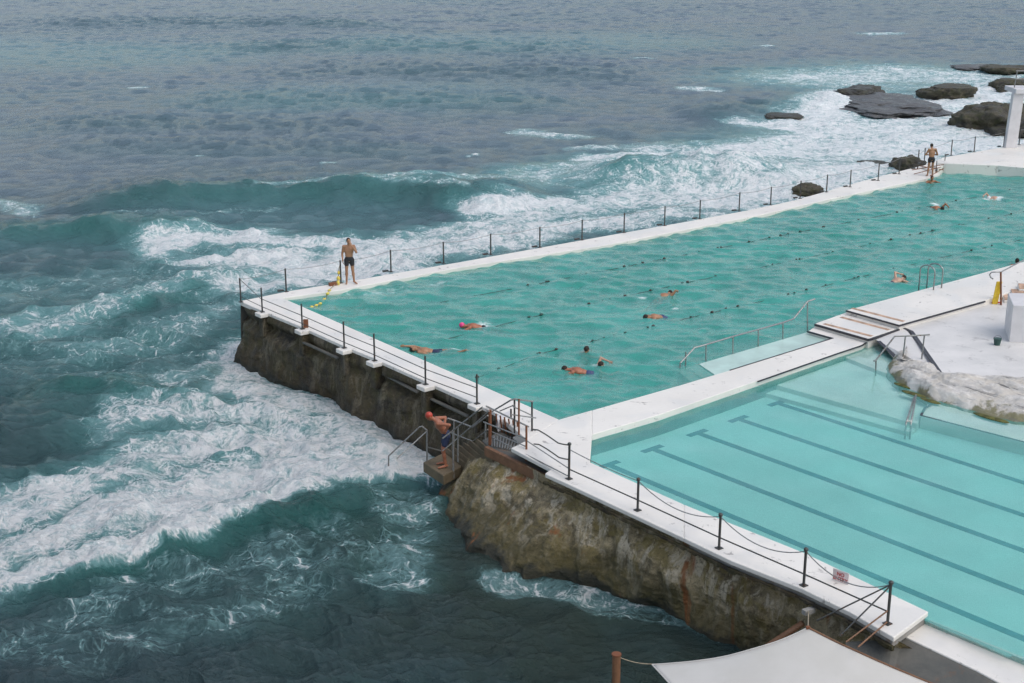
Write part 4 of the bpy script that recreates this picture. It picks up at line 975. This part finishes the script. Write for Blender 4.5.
o = grid_mesh('fabric', V.reshape(-1, 3), n, n, M_['sail'], parent=sail, loc=tuple(sail.location)); so_ = o.modifiers.new('t', 'SOLIDIFY'); so_.thickness = .006
for (a_, b_, v_) in ((0, 1, 0), (3, 2, 1)):
    MB().tube([Vector(V[i, v_ * (n - 1)]) for i in range(n)], .014, 6).build('hem', M_['sail'], sail)
MB().tube([Vector(V[n - 1, j]) for j in range(n)], .022, 6).build('hem', M_['brown'], sail)
MB().tube([Vector(V[0, j]) for j in range(n)], .014, 6).build('hem', M_['sail'], sail)
tp_ = c4[1]; anc = P(808.5, 611, -.35)
MB().tube([tp_, anc], .012, 6).build('shackle_rope', M_['palerope'], sail); MB().box(tp_ + Vector((0, 0, .0)), (.08, .06, .05)).build('corner_plate', M_['rustrail'], sail)
mp = thing('mast_pole', 'brown slanting pole reaching from the sea up to the wall behind the shade sail', 'pole', P(750, 661, -2.3))
MB().tube([P(735, 668, -2.0), P(803, 623, -.75)], [.075, .065], 12).build('pole', M_['brown'], mp, smooth=True); MB().box(anc, (.26, .12, .10), .5).build('wall_plate', M_['slabside'], mp)
bp = thing('mooring_post', 'brown vertical post in the sea left of the shade sail', 'post', P(616, 705, SL))
q = P(616, 700, -2.0); qt = PZ(616.5, 655, q)
MB().tube([q - Vector((0, 0, 1.5)), qt], .085, 14).build('shaft', M_['brown'], bp); MB().tube([qt, qt + Vector((0, 0, .03))], .10, 14).build('cap', M_['rustrail'], bp)
tag(MB().tube(sag(qt + Vector((0, 0, -.02)), c4[0], .05), .008, 6).build('guy_rope', M_['palerope']), 'thin pale rope from the brown post to the sail corner', 'rope')

# ------------------------------------------------------------------ lane ropes
def lane_rope(label, pts, xs, seed):
    r = random.Random(seed); L = [P(x, y, WM) for x, y in pts]; o = thing('lane_rope', label, 'lane rope', L[0], 'lane ropes of the big pool')
    b = MB().tube([p + Vector((0, 0, -.015)) for p in resample_v(L, 120)], .009, 5); b.build('line', M_['rope'], o)
    tot = resample_v(L, 400)
    for x in xs:
        q = min(tot, key=lambda p: abs(projx(p) - x)); s_ = r.uniform(.030, .050)
        MB().ell(q + Vector((0, 0, .012)), (s_ * 1.5, s_, s_ * .9), Matrix.Rotation(.7, 3, 'Z'), 10, 8).build('float', M_[r.choice(['rope', 'rope', 'darkgreen'])], o, smooth=True)
def resample_v(L, n): return [Vector(p) for p in resample(L, n)]
def projx(p): return 512 + F_PX * p.x / (p.y * math.cos(PITCH) + (HC - p.z) * math.sin(PITCH))
def spaced(x0, x1, seed, extra):
    r = random.Random(seed); out = list(extra); x = x0
    while x < x1: out.append(x + r.uniform(-3, 3)); x += r.choice([17, 22, 30, 38])
    return out
lane_rope('lane rope with dark floats farthest from the dividing wall', [(440, 302), (530, 285), (692, 253), (848, 222), (1015, 189), (1060, 180)], spaced(530, 1020, 1, [549, 720.6, 780.6, 824, 902]), 1)
lane_rope('middle lane rope with dark floats across the big pool', [(430, 343), (526, 318), (609, 299.5), (683, 283), (797, 259.5), (921, 233), (1015, 213), (1060, 204)], spaced(526, 1020, 2, [588, 609, 683, 750, 797, 870, 921, 959]), 2)
lane_rope('lane rope with dark floats nearest the dividing wall and ladder', [(440, 392), (478, 377), (537, 354), (604, 338), (687, 318), (778, 297), (858, 277), (970, 250.5), (1019, 240), (1060, 231)], spaced(478, 1020, 3, [537, 604, 626, 647, 726, 779, 795, 858, 906]), 3)
yr = thing('float_line', 'yellow float line trailing from the pool water over the far deck to a post', 'float line', P(328, 291.5))
ql = P(341, 283)
yl = [P(304, 309, WM), P(314, 306.5, WM), P(321.7, 303, WM), P(326, 297, WM), P(327.5, 294, 0), P(330, 289, .03), P(335, 284.5, .04), P(338, 284, .06), PZ(338.5, 277, ql), PZ(339, 268, ql), PZ(340.8, 262, ql)]
MB().tube(yl, .016, 6).build('line', M_['palerope'], yr)
for t, sc in ((.02, 1), (.08, 1), (.14, 1), (.2, 1), (.27, 1), (.34, 1), (.46, 1), (.55, .9), (.78, 1.3), (.84, 1.3), (.9, 1)):
    q = resample_v(yl, 101)[int(t * 100)]; MB().ell(q, (.055 * sc, .055 * sc, .075 * sc), Matrix.Rotation(1.2, 3, 'Y') if t < .6 else None, 10, 8).build('float', M_['yfloat'], yr, smooth=True)
MB().box(P(333, 285.5) + Vector((0, 0, .06)), (.3, .14, .12), .5).build('cleat', M_['rustrail'], yr)

# ------------------------------------------------------------------ people
def frame(d, up):
    z = d.normalized(); x = up.cross(z); x = x.normalized() if x.length > 1e-5 else z.orthogonal().normalized(); y = z.cross(x); return Matrix((x, y, z)).transposed()
def union(b, name, mat, parent, vox=.011):
    o = b.build(name, mat, parent)
    md = o.modifiers.new('r', 'REMESH'); md.mode = 'VOXEL'; md.voxel_size = vox; sm = o.modifiers.new('s', 'SMOOTH'); sm.factor = .5; sm.iterations = 3
    bpy.context.view_layer.update()
    me = bpy.data.meshes.new_from_object(o.evaluated_get(bpy.context.evaluated_depsgraph_get())); old = o.data; o.modifiers.clear(); o.data = me; me.name = name; bpy.data.meshes.remove(old); me.shade_smooth()
    return o
def hand(b, wr, d, palm, thumb_side, curl=.5, s=1.0):
    """wr wrist, d direction of the hand, palm = palm normal, fingers curl towards it"""
    d = d.normalized(); palm = (palm - d * palm.dot(d)).normalized(); side = d.cross(palm) * thumb_side
    m = Matrix((side, palm, d)).transposed(); b.ell(wr + d * .05 * s, (.042 * s, .017 * s, .052 * s), m)
    for k, (o_, L) in enumerate(((.030, .070), (.010, .080), (-.011, .074), (-.031, .058))):
        p0 = wr + d * .085 * s + side * o_ * s; p1 = p0 + (d * math.cos(curl * .5) + palm * math.sin(curl * .5)) * L * .5 * s + side * o_ * .2
        p2 = p1 + (d * math.cos(curl * 1.5) + palm * math.sin(curl * 1.5)) * L * .55 * s
        b.caps(p0 - d * .03, p0, .0095 * s, .009 * s, 8); b.caps(p0, p1, .0092 * s, .0088 * s, 8); b.caps(p1, p2, .0088 * s, .0078 * s, 8)
    t0 = wr + d * .03 * s + side * .03 * s; t1 = t0 + (d * .55 + side * .7 + palm * .25).normalized() * .045 * s; t2 = t1 + (d * .85 + side * .25 + palm * .4).normalized() * .035 * s
    b.caps(t0, t1, .013 * s, .010 * s, 8); b.caps(t1, t2, .010 * s, .0085 * s, 8)
def person(label, base, yaw, J, skin, shorts=None, cap=None, hair=None, group=None, leglen=None, face=True, s=1.0, palms=None, suit=None):
    """J: joint positions in the figure's own frame (x = its right, y = ahead, z = up)"""
    t = thing('person', label, 'person', base, group); Rz = Matrix.Rotation(yaw, 3, 'Z')
    g = {k: Vector(base) + Rz @ (Vector(v) * s) for k, v in J.items()}
    b = MB(); pel, chest, neck, head = g['pelvis'], g['chest'], g['neck'], g['head']
    sl_, sr_, hl, hr_ = g['sl'], g['sr'], g['hl'], g['hr']
    up = (chest - pel).normalized(); acr = (sr_ - sl_).normalized()
    mc = (sl_ + sr_) / 2
    fwd = up.cross(acr) * -1
    mt = Matrix((acr, -fwd, up)).transposed()
    b.ell(chest - up * .02, (.182 * s, .118 * s, .20 * s), mt); b.ell(chest.lerp(pel, .5), (.150 * s, .102 * s, .18 * s), mt)
    b.ell(pel, (.155 * s, .105 * s, .12 * s), mt); b.caps(sl_.lerp(mc, .25), sr_.lerp(mc, .25), .062 * s, .062 * s)
    for q in (sl_, sr_): b.ell(q, (.062 * s,) * 3)
    for q in (sl_, sr_): b.caps(q.lerp(mc, .2), mc.lerp(neck, .7), .05 * s, .045 * s)
    hd = (head - neck).normalized(); fd = g['look'] - head; fd = (fd - hd * fd.dot(hd)).normalized()
    b.caps(mc.lerp(neck, .4), head - hd * .04 * s, .055 * s, .052 * s)
    mh = Matrix((hd.cross(fd) * -1, fd, hd)).transposed()
    b.ell(head + hd * .02 * s, (.076 * s, .095 * s, .105 * s), mh, 18, 14); b.ell(head - hd * .055 * s + fd * .03 * s, (.052 * s, .06 * s, .06 * s), mh)
    b.ell(head + fd * .095 * s - hd * .015 * s, (.013 * s, .02 * s, .024 * s), mh, 8, 6)
    for q in (-1, 1): b.ell(head + mh @ Vector((q * .078 * s, -.005, 0)), (.009 * s, .02 * s, .032 * s), mh, 8, 6)
    for S_, sh, hp_ in (('l', sl_, hl), ('r', sr_, hr_)):
        el, wr, kn, an, to = (g[k + S_] for k in ('e', 'w', 'k', 'a', 't'))
        b.caps(sh, el, .057 * s, .044 * s); b.ell(sh.lerp(el, .4), (.056 * s,) * 3); b.caps(el, wr, .045 * s, .029 * s); b.ell(el.lerp(wr, .25), (.043 * s,) * 3)
        hdv = (wr - el).normalized() if palms is None or S_ + 'd' not in palms else Rz @ Vector(palms[S_ + 'd'])
        pn_ = Rz @ Vector(palms[S_]) if palms and S_ in palms else (-acr if S_ == 'r' else acr)
        hand(b, wr, hdv, pn_, 1 if S_ == 'l' else -1, .7, s)
        b.caps(hp_, kn, .088 * s, .056 * s); b.caps(kn, an, .054 * s, .036 * s); b.ell(kn.lerp(an, .3), (.057 * s, .06 * s, .12 * s), frame(an - kn, acr))
        fdv = (to - an); b.caps(an - fdv.normalized() * .035, an + fdv * .35, .034 * s, .036 * s); b.caps(an + fdv * .35, to, .036 * s, .024 * s)
        b.ell(to - fdv * .15, (.042 * s, .04 * s, .02 * s))
    bd = union(b, 'body', skin, t)
    if face and not cap:
        pass
    if face:
        for q in (-1, 1): MB().ell(head + mh @ Vector((q * .03 * s, .088 * s, .012 * s)), (.011 * s, .008 * s, .007 * s), mh, 8, 6).build('eye', M_['eye'], t)
        MB().ell(head + mh @ Vector((0, .086 * s, -.062 * s)), (.022 * s, .008 * s, .006 * s), mh, 8, 6).build('mouth', M_['skin_red'], t)
    if shorts:
        c = MB(); c.ell(pel + up * .02, (.168 * s, .118 * s, .125 * s), mt)
        ln = leglen or .45
        for hp_, kn in ((hl, g['kl']), (hr_, g['kr'])): c.caps(hp_, hp_.lerp(kn, ln), .102 * s, .088 * s)
        union(c, 'shorts', shorts, t, .014)
    if suit:
        c = MB(); c.ell(chest - up * .02, (.172 * s, .112 * s, .195 * s), mt); c.ell(chest.lerp(pel, .5), (.142 * s, .1 * s, .175 * s), mt); c.ell(pel, (.162 * s, .112 * s, .125 * s), mt); union(c, 'swimsuit', suit, t, .014)
    if cap or hair:
        c = MB(); m = cap or hair; c.ell(head + hd * .035 * s - fd * .016 * s, (.083 * s, .098 * s, .098 * s), mh, 18, 14)
        c.build('swim_cap' if cap else 'hair', m, t, smooth=True)
    return t
def stand(): return dict(pelvis=(0, 0, .93), chest=(0, .0, 1.28), neck=(0, .0, 1.47), head=(0, .02, 1.62), look=(0, 1, 1.6), sl=(-.19, 0, 1.42), sr=(.19, 0, 1.42), el=(-.25, -.03, 1.13), er=(.25, -.03, 1.13), wl=(-.26, .05, .88), wr=(.26, .05, .88), hl=(-.095, 0, .9), hr=(.095, 0, .9), kl=(-.11, .03, .5), kr=(.11, .03, .5), al=(-.12, 0, .06), ar=(.12, 0, .06), tl=(-.14, .2, .03), tr=(.14, .2, .03))
# man at the far deck: left arm raised to his face
J = stand(); J.update(el=(-.27, .22, 1.24), wl=(-.09, .20, 1.50), wr=(.24, .08, .90), look=(-.2, 1, 1.45), kl=(-.12, .06, .5), al=(-.16, .02, .06), tl=(-.26, .2, .03))
person('tanned man in dark trunks on the far deck with a hand at his face', P(350, 283.2), R(180 + 8), J, M_['skin'], M_['blk'], hair=M_['hair'], palms={'l': (.3, -1, 0), 'ld': (.3, -.3, .9)}, leglen=.42)
# man on the landing leaning forward
J = dict(pelvis=(0, -.10, .90), chest=(0, .08, 1.18), neck=(0, .23, 1.34), head=(0, .33, 1.42), look=(0, 1.4, .75), sl=(-.20, .14, 1.28), sr=(.20, .14, 1.28), el=(-.32, -.14, 1.27), er=(.34, -.12, 1.24), wl=(-.19, -.03, 1.04), wr=(.20, -.08, 1.04), hl=(-.095, -.1, .87), hr=(.095, -.1, .87), kl=(-.11, .0, .48), kr=(.11, -.02, .48), al=(-.12, -.06, .06), ar=(.12, -.06, .06), tl=(-.15, .14, .03), tr=(.15, .14, .03))
person('sunburnt man in red cap and navy trunks leaning forward on the sea landing', P(443, 466.5, ZL), R(100), J, M_['skin_red'], M_['navy'], s=1.05, cap=M_['redcap'], leglen=.55, palms={'l': (.6, .3, -.2), 'r': (-.6, .3, -.2), 'ld': (.5, -.3, -.5), 'rd': (-.5, -.3, -.5)})
# man at the far steps, seen from behind
J = stand(); J.update(chest=(0, .03, 1.27), neck=(0, .07, 1.46), head=(0, .12, 1.59), look=(0, 1, 1.0), el=(-.32, .04, 1.15), er=(.32, .02, 1.14), wl=(-.12, .22, 1.12), wr=(.12, .22, 1.10), al=(-.15, 0, .06), ar=(.14, 0, .06))
person('man in black trunks seen from behind on the far corner of the pool', P(930, 176.3), R(8), J, M_['skin'], M_['blk'], hair=M_['hair'], leglen=.3, palms={'l': (0, 0, -1), 'r': (0, 0, -1)}, face=False)

GS = 'people swimming in the big pool'
def prone(arm='r', roll=0.0, kick=.0, head_up=0.0):
    """swimmer face down, head towards +y, water surface at z = 0"""
    J = dict(pelvis=(0, -.34, -.11), chest=(0, .02, -.02), neck=(0, .22, .0), head=(0, .38, .02 + head_up), look=(0, .6 + head_up * 4, -.8 + head_up * 9), sl=(-.19, .16, -.02), sr=(.19, .16, -.02),
             el=(-.24, .42, -.12), wl=(-.16, .66, -.1), er=(.24, .42, -.12), wr=(.16, .66, -.1), hl=(-.09, -.4, -.13), hr=(.09, -.4, -.13), kl=(-.1, -.80, -.27), kr=(.1, -.79, -.24), al=(-.08, -1.18, -.36 + kick), ar=(.09, -1.17, -.30), tl=(-.08, -1.36, -.40 + kick), tr=(.09, -1.35, -.34))
    if arm == 'r': J.update(er=(.33, .26, .20), wr=(.26, .50, .12))
    if arm == 'l': J.update(el=(-.33, .26, .20), wl=(-.26, .50, .12))
    if arm == 'side': J.update(er=(.25, -.1, -.04), wr=(.2, -.36, -.05))
    return J
def yaw_to(ax, ay, bx, by):
    a_, b_ = P(ax, ay, WM), P(bx, by, WM); d = b_ - a_; return math.atan2(d.y, d.x) - math.pi / 2
person('swimmer in a pink cap face down in the left part of the pool', P(474, 326, WM) + Vector((0, 0, 0.005)), yaw_to(490, 325.2, 462, 326), prone('side'), M_['skin_red'], cap=M_['pinkcap'], suit=M_['skin_red'] if False else None, shorts=M_['blk'], leglen=.2, group=GS, face=False)
J = dict(pelvis=(0, -.35, -.05), chest=(0, .02, .0), neck=(0, .22, .02), head=(0, .38, .04), look=(0, .3, 1.2), sl=(.19, .16, -.0), sr=(-.19, .16, -.0), el=(.3, .42, .03), wl=(.2, .72, .06), er=(-.24, -.1, -.04), wr=(-.2, -.36, -.05), hl=(.09, -.4, -.05), hr=(-.09, -.4, -.05), kl=(.1, -.82, .02), kr=(-.1, -.80, -.06), al=(.08, -1.22, .0), ar=(-.09, -1.2, .06), tl=(.08, -1.4, .06), tr=(-.09, -1.38, .14))
person('pale swimmer stretched out on the water nearest the left pool edge', P(425, 350.5, WM) + Vector((0, 0, -0.01)), yaw_to(455, 352, 407, 349.5), J, M_['skin'], shorts=M_['navy'], hair=M_['hair'], leglen=.3, group=GS)
J = dict(pelvis=(0, -.30, -.50), chest=(0, -.02, -.20), neck=(0, .06, -.02), head=(0, .10, .13), look=(0, 1, .3), sl=(-.19, .03, -.05), sr=(.19, .03, -.05), el=(-.36, .26, -.10), wl=(-.30, .5, -.05), er=(.36, .26, -.1), wr=(.30, .5, -.05), hl=(-.09, -.35, -.5), hr=(.09, -.35, -.5), kl=(-.12, -.7, -.45), kr=(.12, -.7, -.45), al=(-.1, -1.1, -.3), ar=(.1, -1.1, -.3), tl=(-.1, -1.25, -.2), tr=(.1, -1.25, -.2))
person('dark-haired swimmer with head and shoulders out of the water', P(584.5, 354.5, WM), yaw_to(560, 362, 584, 354), J, M_['skin'], shorts=M_['navy'], hair=M_['hair'], group=GS)
person('swimmer with a broad tanned back just below the dark-haired swimmer', P(578, 371, WM) + Vector((0, 0, 0.025)), yaw_to(600, 371, 566, 370), prone('no'), M_['skin_red'], shorts=M_['bluecl'], hair=M_['hair'], group=GS, face=False)
J = dict(J); J.update(el=(-.26, .2, .28), wl=(-.1, .4, .2))
person('swimmer behind the tanned back, face and one arm out of the water', P(598, 367.5, WM) - Vector((0, 0, .07)), yaw_to(580, 368, 598, 366), J, M_['skin_pale'], hair=M_['hair'], shorts=M_['navy'], group=GS)
person('orange-skinned swimmer with a white splash behind, right of the pool centre', P(655, 317, WM) + Vector((0, 0, 0.025)), yaw_to(675, 313, 648, 318), prone('no', kick=.1), M_['skin'], shorts=M_['bluecl'], hair=M_['hair'], group=GS, face=False)
person('crawl swimmer bending an arm out of the water toward the far right', P(664, 296, WM) + Vector((0, 0, 0.005)), yaw_to(655, 300, 674, 293), prone('r'), M_['skin'], shorts=M_['redcap'], hair=M_['hair'], group=GS, face=False)
person('crawl swimmer with raised elbow just left of the chrome ladder', P(897, 280.5, WM) + Vector((0, 0, 0.015)), yaw_to(885, 283, 907, 278), prone('l'), M_['skin_pale'], shorts=M_['navy'], hair=M_['hair'], group=GS, face=False)
person('dark swimmer in the far right lane with an arm stretched back', P(936, 207.5, WM) + Vector((0, 0, -0.005)), yaw_to(925, 204, 946, 209), prone('l'), M_['skin_dark'], shorts=M_['blk'], hair=M_['hair'], group=GS, face=False)
J3 = dict(J); J3.update(el=(-.36, .26, -.10), wl=(-.30, .5, -.05))
person('bather in the water below the man at the far corner', P(931, 181.5, WM) + Vector((0, 0, .06)), R(185), J3, M_['skin_dark'], shorts=M_['blk'], hair=M_['hair'], group=GS)
person('dark-haired swimmer whose head shows over the deck at the right edge', P(1016.5, 265.5, WM) + Vector((0, 0, .02)), R(-25), J3, M_['skin_dark'], shorts=M_['blk'], hair=M_['hair'], group=GS)
person('swimmer in a white cap half hidden by splash at the far right', P(995, 198, WM), yaw_to(1010, 196, 985, 199), prone('r'), M_['skin_pale'], shorts=M_['blk'], cap=M_['whitecap'], group=GS, face=False)
